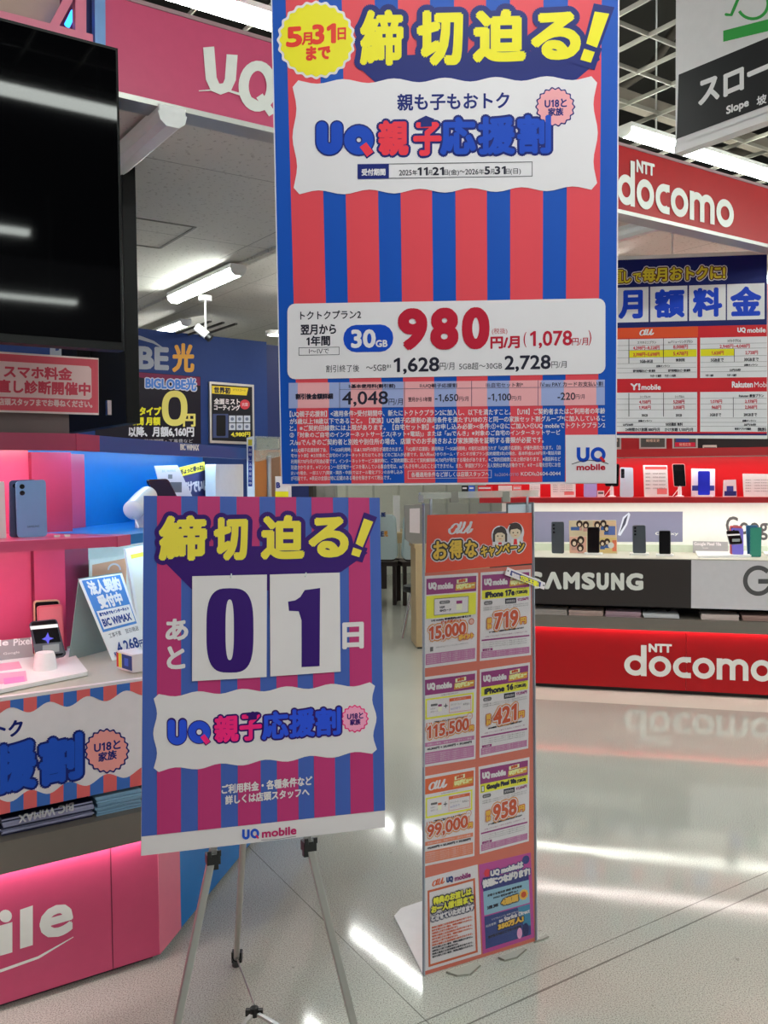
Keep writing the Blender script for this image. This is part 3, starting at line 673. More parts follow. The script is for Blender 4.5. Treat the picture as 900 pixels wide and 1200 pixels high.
# white campaign panel
pr = Print(pf)
pr.poly(curvy((342, 93.5), (700.5, 88.5), (700.5, 223), (343.5, 228.5), 5, 6, 2), W_, 4)
def logo_row(pr, chars, lay, c1, c2, dkc, o=2.6, bd=2.0):
    for c, x0, y0, x1, y1, h, red in chars: pr.text(c, x0+bd, y0-bd, x1-bd, y1-bd, h-2*bd, c2 if red else c1, lay+2, bold=bd, outline=((o, dkc, lay),), res=4)
logo_row(pr, (('親', 443, 183, 479, 182.5, 42, 1), ('子', 484, 183, 517.5, 182.5, 40, 1), ('応', 515.5, 182, 558, 181.5, 45, 0), ('援', 560, 181.5, 604, 181, 45, 0), ('割', 606, 180.5, 646, 180, 46, 0)), 5, NB, ink(212, 48, 66), NV)
uqnew(pr, (369, 149), (403, 183), (401.5, 145), (439.5, 183), 16.5, NV, NV, NV, 5); uqnew(pr, (370.6, 149), (401.4, 181.2), (403.2, 146.8), (437.8, 181.2), 13.2, NB, NB, ink(212, 48, 66), 6)
pr.poly([(489, 140.5), (499, 135.5), (509.5, 139.5), (499.5, 144.5)], NV, 8); pr.poly([(493, 143), (506, 142), (506, 148), (493, 149)], NV, 8)
pr.text('親も子もおトク', 466, 129.5, 596.5, 127, 19, NV, 5, bold=.55)
pr.circ(650.7, 125.2, 22.5, NV, 5, sc=.05, k=18); pr.circ(650.7, 125.2, 20.8, ink(228, 148, 156), 6, sc=.05, k=18)
pr.text('U18と', 638.5, 126, 664, 125, 9.5, NV, 7, bold=.35); pr.text('家族', 642.5, 135.8, 660, 135.2, 9, NV, 7, bold=.35)
pr.frame(419, 192.3, 624, 209.8, .7, INK, 5, dl=-3); pr.rect(419, 192.3, 455.8, 209.8, NV, 6, dl=-.5)
pr.text('受付期間', 424, 205.7, 451.4, 205.3, 7.6, W_, 7, bold=.35)
x = 467.3
for t, wd, h, b in (('2025', 15.5, 6.3, .1), ('年', 6.6, 6.2, .05), ('11', 12, 8.8, .45), ('月', 5.4, 6, .05), ('21', 13.5, 8.8, .45), ('日', 5, 6, .05), ('(金)', 13, 7.5, .05), ('〜', 6.6, 2.4, .1), ('2026', 16, 6.3, .1), ('年', 6.8, 6.2, .05), ('5', 6.6, 8.8, .45), ('月', 5.4, 6, .05), ('31', 13, 8.8, .45), ('日', 5, 6, .05), ('(日)', 13, 7.5, .05)):
    yy = 205.6-(x-467)*.014-(2.5 if t == '〜' else 0)+(1.2 if '(' in t else 0); pr.text(t, x+.4, yy, x+wd-.4, yy-wd*.014, h, INK, 5, bold=b); x += wd
pr.build('campaign_panel', hp, 'white wavy panel with rounded blue and red campaign lettering')
# price panel
pr = Print(pf); YEN = '円/月'
pr.rect(336.8, 356, 709.5, 444.5, W_, 4, dl=-6.5, r=9)
pr.text('トクトクプラン2', 352, 374.5, 423, 373, 9.6, INK, 5, bold=.2); pr.text('翌月から', 352.5, 392.3, 393.5, 391.4, 11.3, INK, 5, bold=.4); pr.text('1年間', 359.5, 405.3, 386.5, 404.7, 11.3, INK, 5, bold=.4)
pr.frame(350, 407.3, 397.7, 416.6, .5, INK, 5, dl=-.8); pr.text('Ⅰ〜Ⅳで', 362, 414.6, 385.5, 414.2, 5.6, INK, 5)
pr.rect(402.4, 381, 460.8, 413, NB, 5, dl=-1, r=15); pr.text('30', 412.3, 407, 439.3, 406.5, 19.8, W_, 6, bold=1.1); pr.text('GB', 440.6, 406.5, 453.8, 406.2, 7.6, W_, 6, bold=.4)
for c, x0, x1 in (('9', 466, 501), ('8', 504, 537.5), ('0', 541, 574)): pr.text(c, x0+3.4, 407.5-(x0-466)*.016, x1-3.4, 407.0-(x0-466)*.016, 43, CRM, 6, bold=3.4, res=5)
pr.text('(税抜)', 576.5, 392.3, 594.5, 392, 7.6, CRM, 5); pr.text(YEN, 575.3, 408.2, 608.5, 407.4, 13.2, CRM, 5, bold=.7)
pr.text('(', 613.5, 407, 617, 407, 18, CRM, 5); pr.text('1,078', 621.7, 408, 670, 407, 19.5, CRM, 5, bold=.5); pr.text(YEN, 670.5, 404.8, 689, 404.4, 8.6, CRM, 5, bold=.1); pr.text(')', 689.5, 405, 693, 405, 18, CRM, 5)
pr.text('割引終了後', 382, 436.5, 421, 435.8, 8.6, INK, 5); pr.text('〜5GB*¹', 429, 434.9, 458, 434.4, 7.6, INK, 5); pr.text('1,628', 462, 438.3, 514.3, 437.2, 18.4, INK, 5, bold=.55); pr.text(YEN, 515.3, 433.5, 532.4, 433.2, 8.4, INK, 5)
pr.text('5GB超〜30GB', 538, 433.4, 588.3, 432.5, 8.3, INK, 5); pr.text('2,728', 591.8, 435.5, 644.8, 434.4, 18.2, INK, 5, bold=.55); pr.text(YEN, 646.2, 431.4, 664, 431, 7.8, INK, 5)
pr.build('price_panel', hp, 'white rounded panel with large crimson price')
# breakdown table (pale overprint that lets the stripes through)
pr = Print(pf); tR, tB = ink(214, 152, 158), ink(142, 152, 196)
def at(x, y): return y-(x-338)*.0105
X = [338.3, 708.8]; cuts = sorted([c for a, b in HS for c in (a-1.2, b-1.2)]); cuts = [X[0]]+[c for c in cuts if X[0] < c < X[1]]+[X[1]]
for i in range(len(cuts)-1):
    a, b = cuts[i], cuts[i+1]; mid = (a+b)/2; red = any(p-1.2 < mid < q-1.2 for p, q in HS)
    pr.poly([(a, at(a, 448.7)), (b, at(b, 448.7)), (b, at(b, 478.5)), (a, at(a, 478.5))], tR if red else tB, 3)
gl = ink(70, 66, 96)
pr.poly([(398, at(398, 456.9)), (708.8, at(708.8, 456.9)), (708.8, at(708.8, 457.3)), (398, at(398, 457.3))], gl, 4)
for x in (398, 474, 552.7, 630.6): pr.poly([(x-.3, at(x, 448.7)), (x+.3, at(x, 448.7)), (x+.3, at(x, 478.5)), (x-.3, at(x, 478.5))], gl, 4)
def tt(t, x0, x1, y, h, b=0.0, mt=INK, lay=4): pr.text(t, x0, at(x0, y), x1, at(x1, y), h, mt, lay, bold=b)
tt('割引後金額詳細', 346.7, 390, 468, 6.4, .35); tt('Ⅰ:基本使用料(割引前)', 409, 463, 456.3, 5.2, .22); tt('4,048', 401.3, 454.4, 477, 17.3, .35); tt(YEN, 455.5, 472, 475.9, 7.4)
tt('Ⅱ:UQ親子応援割', 492, 535.5, 456.3, 5.2, .05); tt('翌月から1年間', 478.4, 505.5, 472.3, 5.4, .05); tt('-1,650', 510, 537, 473.3, 9.3, .15); tt(YEN, 538, 549, 472.3, 5.4)
tt('Ⅲ:自宅セット割*', 569.7, 613, 456.3, 5.2, .05); tt('-1,100', 572, 599, 473.3, 9.3, .15); tt(YEN, 599.8, 610.5, 472.3, 5.4)
tt('Ⅳ:au PAY カードお支払い割', 633, 706.5, 456.3, 5.5, .08); tt('-220', 653.5, 674, 472, 8.4, .15); tt(YEN, 674.7, 685, 471.2, 5.4)
pr.build('breakdown_table', hp, 'pale table of discounts printed over the stripes')
pr = Print(pf)
for t, x1, y, h in (('【UQ親子応援割】<適用条件>受付期間中、新たにトクトクプラン2に加入し、以下を満たすこと。【U18】ご契約者またはご利用者の年齢', 709, 489.2, 7.4),
    ('が5歳以上18歳以下であること。【家族】UQ親子応援割の適用条件を満たすU18の方と同一の家族セット割グループ*に加入しているこ', 709, 497.6, 7.0),
    ('と。※ご契約回線数には上限があります。【自宅セット割】<お申し込み必要><条件:①+②にご加入>①UQ mobileでトクトクプラン2', 709, 505.6, 7.0),
    ('②「対象のご自宅のインターネットサービス(ネット+電話)」または「auでんき」※対象のご自宅のインターネットサービ', 656.5, 513.8, 7.0),
    ('ス/auでんきのご契約者と別姓や別住所の場合、店頭でのお手続きおよび家族関係を証明する書類が必要です。', 637, 522, 7.0)):
    tt(t, 339.6, x1, y, h, .12, W_)
for k, (t, x1, y) in enumerate((('★1:UQ親子応援割終了後、「〜5GB利用時」は▲1,100円の割引が適用されます。「UQ親子応援割」適用時は「〜5GB利用時」の割引は適用されず「UQ親子応援割」が優先適用されます。【自', 657, 530.4),
    ('宅セット割】★2:対象のご自宅のインターネットまたはでんきなどのご加入が必要です。加入例:auひかりホーム・ずっとギガ得プラン(契約期間3年)の場合、基本料金5,610円/月+電話月額', 657, 537),
    ('利用料770円/月が別途必要です。インターネットサービス解約時に、ご契約期間に応じて契約解除料4,730円が発生する場合があります。※ご契約回線数には上限があります。※通話料など', 657, 543.7),
    ('別途かかります。※マンション一括受電サービスを導入している集合住宅は、auでんきを申し込むことはできません。また、準個別プラン・法人契約は申込対象外です。※オール電化住宅にお住', 657, 550.4),
    ('まいの場合、一部エリア(関東・関西・中部)ではオール電化プランのお申し込み', 472, 557.4), ('が可能です。※表記の金額は特に記載のある場合を除きすべて税込です。', 458, 563.4))):
    tt(t, 341, x1, y, 5.2, .04, W_)
tt('各種適用条件など詳しくは店頭スタッフへ', 482, 573, 560.7, 5.8, .08, W_); pr.frame(478, 551.8, 576, 561, .4, W_, 4, dl=-1)
tt('ka2604-0110', 580, 607.5, 560.6, 3.8, 0, ink(150, 140, 170)); tt('KDDIu2604-0044', 610.5, 657, 560.4, 4.4, .05, W_)
pr.build('small_print_lettering', hp, 'white small print lettering')
pr = Print(pf); pr.poly([(662.5, 509.7), (721.3, 509.2), (721.6, 565.7), (663, 566.2)], W_, 3)
uqnew(pr, (675.8, 524.3), (690.9, 541.6), (692, 524), (709.8, 541.4), 4.3, NB, NB, ink(190, 30, 44), 4)
pr.stroke([(670, 544), (680, 540.6), (690, 539.2), (703, 540.2), (713, 543.6)], .7, INK, 5)
pr.text('mobile', 676, 550.9, 709, 550.5, 6.6, CRM, 4, bold=.45); pr.build('logo_patch', hp, 'white corner patch with blue and crimson logo')
for u in (.16, .84):
    q = pf.p(*fb_(u, .004), -.003); m = MB(); m.tube([q-Z*.02, A(q[0], q[1], 3.3)], .0015, mat('clear_line', (190, 190, 190), .3), 6); m.build('hanging_cord', hp)
tag(hp, 'huge blue and red striped poster hanging overhead with yellow headline and price 980', 'poster')

# ---------------------------------------------------------------- countdown sign on its easel
SB, SM, SW, SY, SN = ink(58, 82, 152), ink(164, 46, 98), ink(196, 188, 190), ink(204, 186, 60), ink(44, 10, 92)
sq = ((168.5, 581), (445, 583.3), (451.5, 969.5), (165.5, 1003))
sf, sc_ = quadface(*sq, 2.0)
sg = empty('countdown_sign', (sc_[2]+sc_[3])/2)
m = MB(); m.prism([sf.p(*q) for q in sq], -sf.n*.007, SW); m.build('board', sg)
pr = Print(sf)
pr.poly([sq[0], sq[1], (451.3, 949.6), (165.8, 980.3)], SB, 0)
for a, b, c, d in ((184, 212.3, 184, 212), (231.7, 257.7, 232, 259), (277.3, 304, 279, 305.7), (322.7, 347, 325, 350), (365, 390, 368.5, 393), (408.3, 432.7, 411, 438)):
    def yt(x): return 581+(x-168.5)*.0083
    def yb_(x): return 980.3-(x-165.8)*.1075
    pr.poly([(a, yt(a)), (b, yt(b)), (d, yb_(d)), (c, yb_(c))], SM, 1)
pr.build('striped_print', sg)
pr = Print(sf)
pr.poly([(184, 650), (226, 692), (314.5, 692), (315, 722), (317.5, 692), (400, 670), (431, 648), (420, 640), (200, 640)], SN, 2)
for c, x0, y0, x1, y1, h in (('締', 186, 657.5, 242.5, 656.5, 53), ('切', 250.5, 657.5, 290.5, 656.5, 51), ('迫', 305.5, 656, 357, 655.5, 52), ('る', 361.5, 653.5, 408.5, 653, 47.5)):
    pr.text(c, x0+2.4, y0-2.4, x1-2.4, y1-2.4, h-4.8, SY, 5, bold=2.7, outline=((5.2, SN, 3),), res=4)
for o, mt, ly in ((5.4, SN, 3), (0, SY, 5)):
    for P in ([(426.5, 607.5), (437.3, 611.5), (425, 641.5), (416.7, 637)], [(414, 641.5), (424, 645), (421, 653), (411.5, 650)]):
        c = np.mean(P, axis=0); Q = [tuple(A(*p)+nrm(A(*p)-c)*o*1.35) for p in P]; pr.poly(Q, mt, ly)
pr.build('headline_lettering', sg, 'dull yellow headline lettering outlined in deep purple')
pr = Print(sf); pr.text('あ', 195, 750, 219.5, 749, 23.5, SW, 3, bold=1.2); pr.text('と', 196.5, 783.5, 216, 782.5, 25, SW, 3, bold=1.2); pr.build('day_lettering', sg); pr = Print(sf); pr.text('日', 402.5, 759.5, 425, 758.5, 28.5, SW, 3, bold=1.5); pr.build('day_lettering', sg)
pr = Print(sf)
pr.poly(curvy((179.5, 813), (440, 798.5), (442.5, 883.5), (179.5, 906), 4.5, 5, 2), SW, 2)
SP = ink(214, 30, 108); sb2 = ink(36, 70, 190)
logo_row(pr, (('親', 251, 871, 280, 869, 32, 1), ('子', 280.5, 869, 307, 867, 31.5, 1), ('応', 306.5, 867.5, 338.5, 865.5, 33, 0), ('援', 338.5, 865, 369.5, 863, 33.5, 0), ('割', 369.5, 863, 399.5, 861, 33, 0)), 3, sb2, SP, SN, 2.0, 1.4)
uqnew(pr, (195.5, 846.5), (219.5, 873.8), (219.5, 843.8), (247.5, 872), 11, SN, SN, SN, 3); uqnew(pr, (196.5, 847.5), (218.5, 872.8), (220.5, 845), (246.5, 871), 8.6, sb2, sb2, SP, 4)
pr.poly([(288, 838), (296, 833.5), (304, 836.5), (296.5, 841)], SN, 6); pr.poly([(291, 839), (301, 838), (301, 843), (291, 844)], SN, 6)
pr.circ(415.7, 842.3, 15.6, SP, 3, sc=.06, k=16); pr.circ(415.7, 842.3, 14, ink(216, 140, 170), 4, sc=.06, k=16)
pr.text('U18と', 407, 843, 425.5, 841.5, 6.8, SN, 5, bold=.3); pr.text('家族', 410.3, 850, 422.3, 849, 6.8, SN, 5, bold=.3)
pr.build('campaign_panel', sg, 'white wavy panel with rounded blue and magenta lettering')
pr = Print(sf); pr.text('ご利用料金・各種条件など', 260, 930.5, 365.7, 919.8, 10.5, SW, 3, bold=.4); pr.text('詳しくは店頭スタッフへ', 264.3, 942.8, 362.3, 932.8, 10, SW, 3, bold=.4); pr.build('notice_lettering', sg)
pr = Print(sf); uqnew(pr, (283.8, 972), (292.6, 983.8), (293.4, 971), (303.8, 982.6), 3, ink(30, 70, 170), ink(30, 70, 170), ink(190, 30, 90), 2)
pr.text('mobile', 307.3, 981.6, 347, 977.2, 9, ink(170, 30, 90), 2, bold=.5); pr.stroke([(306, 984.5), (325, 983.5), (347, 980)], .5, INK, 2); pr.build('logo_lettering', sg)
for i, (q, lab) in enumerate((((( 225.3, 675.3), (312.7, 673.3), (312.3, 793.3), (225, 798.3)), 'white card with deep purple number 0 hanging on the left half of the countdown sign'), (((316.2, 673.3), (398, 671), (399, 787), (316.7, 792.7)), 'white card with deep purple number 1 hanging on the right half of the countdown sign'))):
    f2 = sf.off(.003); cd = MB(); cd.prism([f2.p(*p) for p in q], sf.n*.001, SW); cd = cd.build('number_card'); tag(cd, lab, 'number card', 'number cards on the countdown sign')
    pr = Print(f2.off(.001))
    if i == 0:
        def sup(cx, cy, rx, ry, e): return [(cx+rx*math.copysign(abs(math.cos(t))**e, math.cos(t)), cy-(rx and (cx+rx*math.cos(t)-cx)*.0)+ry*math.copysign(abs(math.sin(t))**e, math.sin(t))) for t in np.linspace(0, 2*math.pi, 48, False)]
        o_ = sup(269.5, 738.8, 27.6, 49.5, .62); n_ = sup(269.2, 738, 4.9, 35.5, .75)
        pr.raw(o_+n_, [[k, (k+1) % 48, 48+(k+1) % 48, 48+k] for k in range(48)], SN, 0)
    else: pr.poly([(357, 691.5), (375.2, 689), (374.6, 780.6), (353.4, 781.8), (353.4, 727), (350, 716.5), (338.6, 715.8), (337.5, 705), (346, 703.5), (352, 699.5)], SN, 0)
    pr.build('number_lettering', cd)
    hx = 270 if i == 0 else 357; hy = 676.6 if i == 0 else 675.2
    m = MB(); p0 = sf.p(hx, hy); m.tube([p0, p0+sf.n*.012, p0+sf.n*.014+Z*.008], .0014, mat('clear_hook', (200, 205, 205), .15), 8); h_ = m.build('hook', sg)
tag(sg, 'blue and magenta striped countdown sign with number cards standing on the easel', 'sign')
# easel
es = empty('easel', (float(onz(300, 1180)[0]), 2.35, 0))
bk_f = sf.off(-.016)
def legpt(x, y, z):
    return onz(x, y, z)
pR = bk_f.p(361, 985); pL = bk_f.p(249, 1000)
def onray_z(x, y, z): return onz(x, y, z)
rt = bk_f.p(411.5, 1188); rdir = nrm(rt-pR); fR = pR+rdir*(pR[2]/-rdir[2])
lt_ = bk_f.p(208, 1198); ldir = nrm(lt_-pL); fL = pL+ldir*(pL[2]/-ldir[2])
apex = bk_f.p(300, 660)
for p_, fpt in ((pR, fR), (pL, fL)):
    d = nrm(p_-fpt); top = p_+d*(.55/d[2]) if False else p_+(apex-p_)*.98
    m = MB(); m.bar(fpt+d*.02, p_+d*.01, .017, .017, alu, up=tuple(sf.n)); lg_ = m.build('leg', es, bevel=.003)
    m = MB(); m.bar(p_+d*.01, apex, .014, .014, alu, up=tuple(sf.n)); m.build('upper_leg', es)
    m = MB(); m.bar(fpt, fpt+d*.03, .022, .022, black, up=tuple(sf.n)); m.build('foot', lg_)
    c0 = p_+sf.n*.0; m = MB(); x_ = nrm(np.cross(Z, sf.n))
    m.box(c0-x_*.015-Z*.02-sf.n*.012, x_*.03, sf.n*.034, Z*.022, black); m.box(c0-x_*.015+sf.n*.024-Z*.0, x_*.009, sf.n*.006, Z*.012, black); m.box(c0+x_*.006+sf.n*.024-Z*.0, x_*.009, sf.n*.006, Z*.012, black)
    m.box(c0-x_*.012-Z*.035-sf.n*.01, x_*.024, sf.n*.02, Z*.02, black); m.build('sign_clip', es, bevel=.002)
fr = onz(276.5, 1131); rtop = apex-sf.n*.02
dr = nrm(rtop-fr); rp = bk_f.off(-.2).p(285, 985)
up = fr+(onz(285, 986, .55)-fr); upd = nrm(up-fr)
m = MB(); m.tube([fr+upd*.03, fr+upd*1.0], .0085, alu, 12); rl = m.build('leg', es, smooth=True)
m = MB(); m.tube([fr, fr+upd*.05], .012, black, 12); m.box(fr+upd*.03-A(.012, .012, 0), (.03, 0, 0), (0, .022, 0), Z*.03, black); m.build('foot', rl)
topm = fr+upd*1.0
m = MB(); m.bar(topm, apex, .02, .02, black, up=tuple(sf.n)); m.build('top_joint', es)
zb = .085; hub = onz(298, 1186, zb); bR = pR+rdir*((pR[2]-zb)/-rdir[2]); bL = pL+ldir*((pL[2]-zb)/-ldir[2])
m = MB(); m.lathe(hub-Z*.01, [(0, 0), (.011, .0), (.011, .022), (0, .022)], black, 12); m.build('hub', es); m = MB(); m.box(hub+A(-.022, -.006, -.008), (.044, 0, 0), (0, .012, 0), Z*.016, black); m.build('hub_clamp', es)
for b_ in (bR, bL):
    m = MB(); m.bar(hub+(b_-hub)*.04, b_, .010, .007, alu); m.build('strut', es)
    m = MB(); m.box(b_-A(.016, .014, .016), (.03, 0, 0), (0, .028, 0), Z*.032, black); m.build('bracket', es, bevel=.003)
m = MB(); m.tube([hub+Z*.02, fr+upd*.055], .0025, alu, 8); m.build('strut', es)
tag(es, 'silver tripod easel with black joints carrying the countdown sign', 'easel')
# ---------------------------------------------------------------- poster rack with printed pages
RQ = ((500.5, 603.5), (623.5, 600.5), (627, 1104), (497, 1143))
r0 = onz(497, 1143)
_f, _c = quadface(*RQ, 1.0); dep = (r0-CO)@CF/((_c[3]-CO)@CF)
rf, rcn = quadface(*RQ, dep)
RN = rf.n
RO_ = ink(214, 70, 44); RB_ = ink(196, 104, 88)
acr = clear('clear_acrylic', .95, .035); edge = mat('acrylic_edge', (150, 158, 168), .2, k=1.2)
rk = empty('poster_rack', (rcn[2]+rcn[3])/2*A(1, 1, 0))
AQ = ((495.5, 590), (624.5, 588.5), (628.5, 1106), (496, 1145))
m = MB(); m.prism([rf.p(*q) for q in ((497.5, 671), (623, 662), (626.8, 1106), (497, 1144))], -RN*.005, RB_); m.build('backing_board', rk, label='red backing board with acrylic glare in its colour')  # orange-red board, its colour paled to hold the glare of the acrylic
m = MB(); m.prism([rf.p(*q, .006) for q in AQ], -RN*.002, acr); m.build('front_sheet', rk, label='clear acrylic sheet')
for x0, y0, x1, y1 in ((496.3, 590, 496.6, 1145), (624.3, 589, 628, 1106)):
    m = MB(); m.bar(rf.p(x0, y0, .0), rf.p(x1, y1, .0), .003, .012, edge, up=tuple(RN)); m.build('side_edge', rk)
m = MB(); m.bar(rf.p(492, 581, -.01), rf.p(630, 578, -.01), .012, .022, mat('clear_rail', (190, 192, 186), .1, alpha=.45), up=(0, 0, 1)); m.build('top_rail', rk, bevel=.002)
for x in (532.5, 593): m = MB(); c = rf.p(x, 582, -.005); m.box(c-A(.014, .006, .018), (.028, 0, 0), (0, .02, 0), Z*.034, mat('clip_plastic', (150, 150, 142), .2)); m.build('rail_clip', rk, bevel=.003)
for x in (505, 618): m = MB(); m.bar(rf.p(x, 606, -.009), rf.p(x, 579, -.009), .007, .004, edge, up=tuple(RN)); m.build('rail_post', rk)
m = MB(); c = rf.p(492.5, 584, -.005); m.box(c-A(.006, .006, .012), (.016, 0, 0), (0, .016, 0), Z*.022, chrome); m.build('rail_end', rk)
# base feet
bx = nrm(rcn[2]-rcn[3]); bx[2] = 0; bx = nrm(bx); by = A(-bx[1], bx[0], 0); g0 = onz(497, 1144)
m = MB(); pts = [onz(462, 1073, .004), onz(470, 1064, .004), onz(497, 1055, .004), g0+by*.01+bx*.06+Z*.004, g0+by*.01+Z*.004]; m.prism(pts, -Z*.004, mat('white_base_plate', (226, 228, 226), .2, k=1.3)); m.build('base_plate', rk)
for pl in (((523, 1139), (536, 1143.5), (551, 1142), (563, 1131.5), (560, 1127)), ((584, 1122), (592, 1125.5), (606, 1122), (617, 1112.5), (614, 1110)), ((626, 1104), (636, 1101), (643, 1097.5), (640, 1094))):
    m = MB(); m.prism([onz(x, y, .005) for x, y in pl], -Z*.005, mat('acrylic_foot', (196, 196, 186), .12, alpha=.55)); m.build('foot', rk)
    m = MB(); m.tube([onz(x, y, .004) for x, y in pl[:-1]], .0022, mat('acrylic_foot_rim', (110, 108, 100), .2), 6); m.build('foot_rim', rk)
m = MB(); m.prism([rf.p(*q, -.012) for q in ((594, 589.5), (626, 588.5), (626, 640), (594, 641))], -RN*.004, mat('slate_frame', (60, 72, 78), .4)); lh = m.build('label_holder', rk)
m = MB(); m.prism([rf.p(*q, -.0115) for q in ((595.5, 591.5), (624.5, 590.5), (624.5, 638), (595.5, 639))], -RN*.0004, ink(190, 204, 222)); m.build('label', lh)
tag(rk, 'tall clear acrylic poster rack standing on the floor at the centre of the aisle', 'rack')
# orange header sheet
HQ = ((500.8, 603.5), (623.3, 600.7), (623.6, 660), (498.8, 671.5))
def sheet(q, mt, name, d=.0008):
    f = rf.off(d); m = MB(); m.prism([f.p(*p) for p in q], -RN*.0006, mt); return m.build(name), f
hd, hf = sheet(HQ, RO_, 'header_sheet'); tag(hd, 'orange campaign header sheet at the top of the acrylic rack', 'header sheet')
pr = Print(hf)
aulogo(pr, lambda u, v: (527.5+u*27.5+(-2 if v > .5 else 0), 612+v*14.5-u*1.2), W_, 0, .11)
gold = ink(228, 176, 60); bl_ = ink(44, 34, 24)
for c, x0, y0, x1, y1, h in (('お', 507.5, 656, 524.5, 655, 21.5), ('得', 526.5, 654.7, 542, 653.7, 21.5), ('な', 545, 653.5, 559, 652.5, 20)):
    pr.text(c, x0+.8, y0-.8, x1-.8, y1-.8, h-1.6, gold, 3, bold=.8, outline=((1.8, bl_, 2), (3.2, W_, 1)))
pr.text('キャンペーン', 564, 653, 614, 646.5, 12.5, gold, 3, bold=.55, outline=((1.4, bl_, 2), (2.6, W_, 1)))
skin, hair = ink(238, 196, 170), ink(58, 44, 42)
for cx, cy, boy in ((586, 626, 0), (604, 622, 1)):
    pr.circ(cx, cy+2, 10.2, W_, 1, ry=12); pr.poly([(cx-9, cy+6), (cx+9, cy+6), (cx+9, 638.5), (cx-9, 639.5)], W_, 1)
    pr.circ(cx, cy-1.0, 7.8, hair, 2, ry=8.6); pr.circ(cx, cy+2.4, 6.2, skin, 3, ry=6.6)
    if boy: pr.poly([(cx-7, cy-1), (cx-3, cy-7), (cx+5, cy-6.5), (cx+7, cy), (cx+2, cy-2.5)], hair, 4); pr.poly([(cx-8, cy-8), (cx-1, cy-9.5), (cx-3, cy-5)], hair, 4)
    else:
        pr.poly([(cx-7.5, cy+2), (cx-4, cy-6), (cx+4, cy-6.5), (cx+7.5, cy+1.5), (cx+2, cy-2), (cx-3, cy-1.5)], hair, 4); pr.rect(cx-8.4, cy-1, cx-5.8, cy+9, hair, 3); pr.rect(cx+5.8, cy-1, cx+8.4, cy+9, hair, 3)
        pr.stroke(arc(cx, cy, 9.2, 185, 270), 1.2, W_, 5)
    for s in (-2.6, 2.6): pr.circ(cx+s, cy+2.2, .85, hair, 5, 10)
    pr.stroke(arc(cx, cy+4.2, 1.5, 20, 160, 8), .5, ink(190, 60, 50), 5)
    pr.poly([(cx-4.5, 639), (cx-5, cy+9.5), (cx, cy+11.5), (cx+5, cy+9.5), (cx+4.5, 638.6)], ink(240, 236, 236), 4); pr.poly([(cx-1.6, cy+9.5), (cx+1.6, cy+9.5), (cx+2.4, 638), (cx-2.4, 638.2)], ink(200, 40, 44), 5)
pr.build('header_print', hd)
PUR, YE2, RED2 = ink(140, 52, 112), ink(226, 210, 60), ink(206, 92, 52); GO = ink(226, 170, 70); ORB = ink(190, 78, 44); OR2 = ink(204, 132, 72); GRY = ink(96, 92, 96); LP = ink(176, 108, 150); W2 = ink(208, 200, 204)
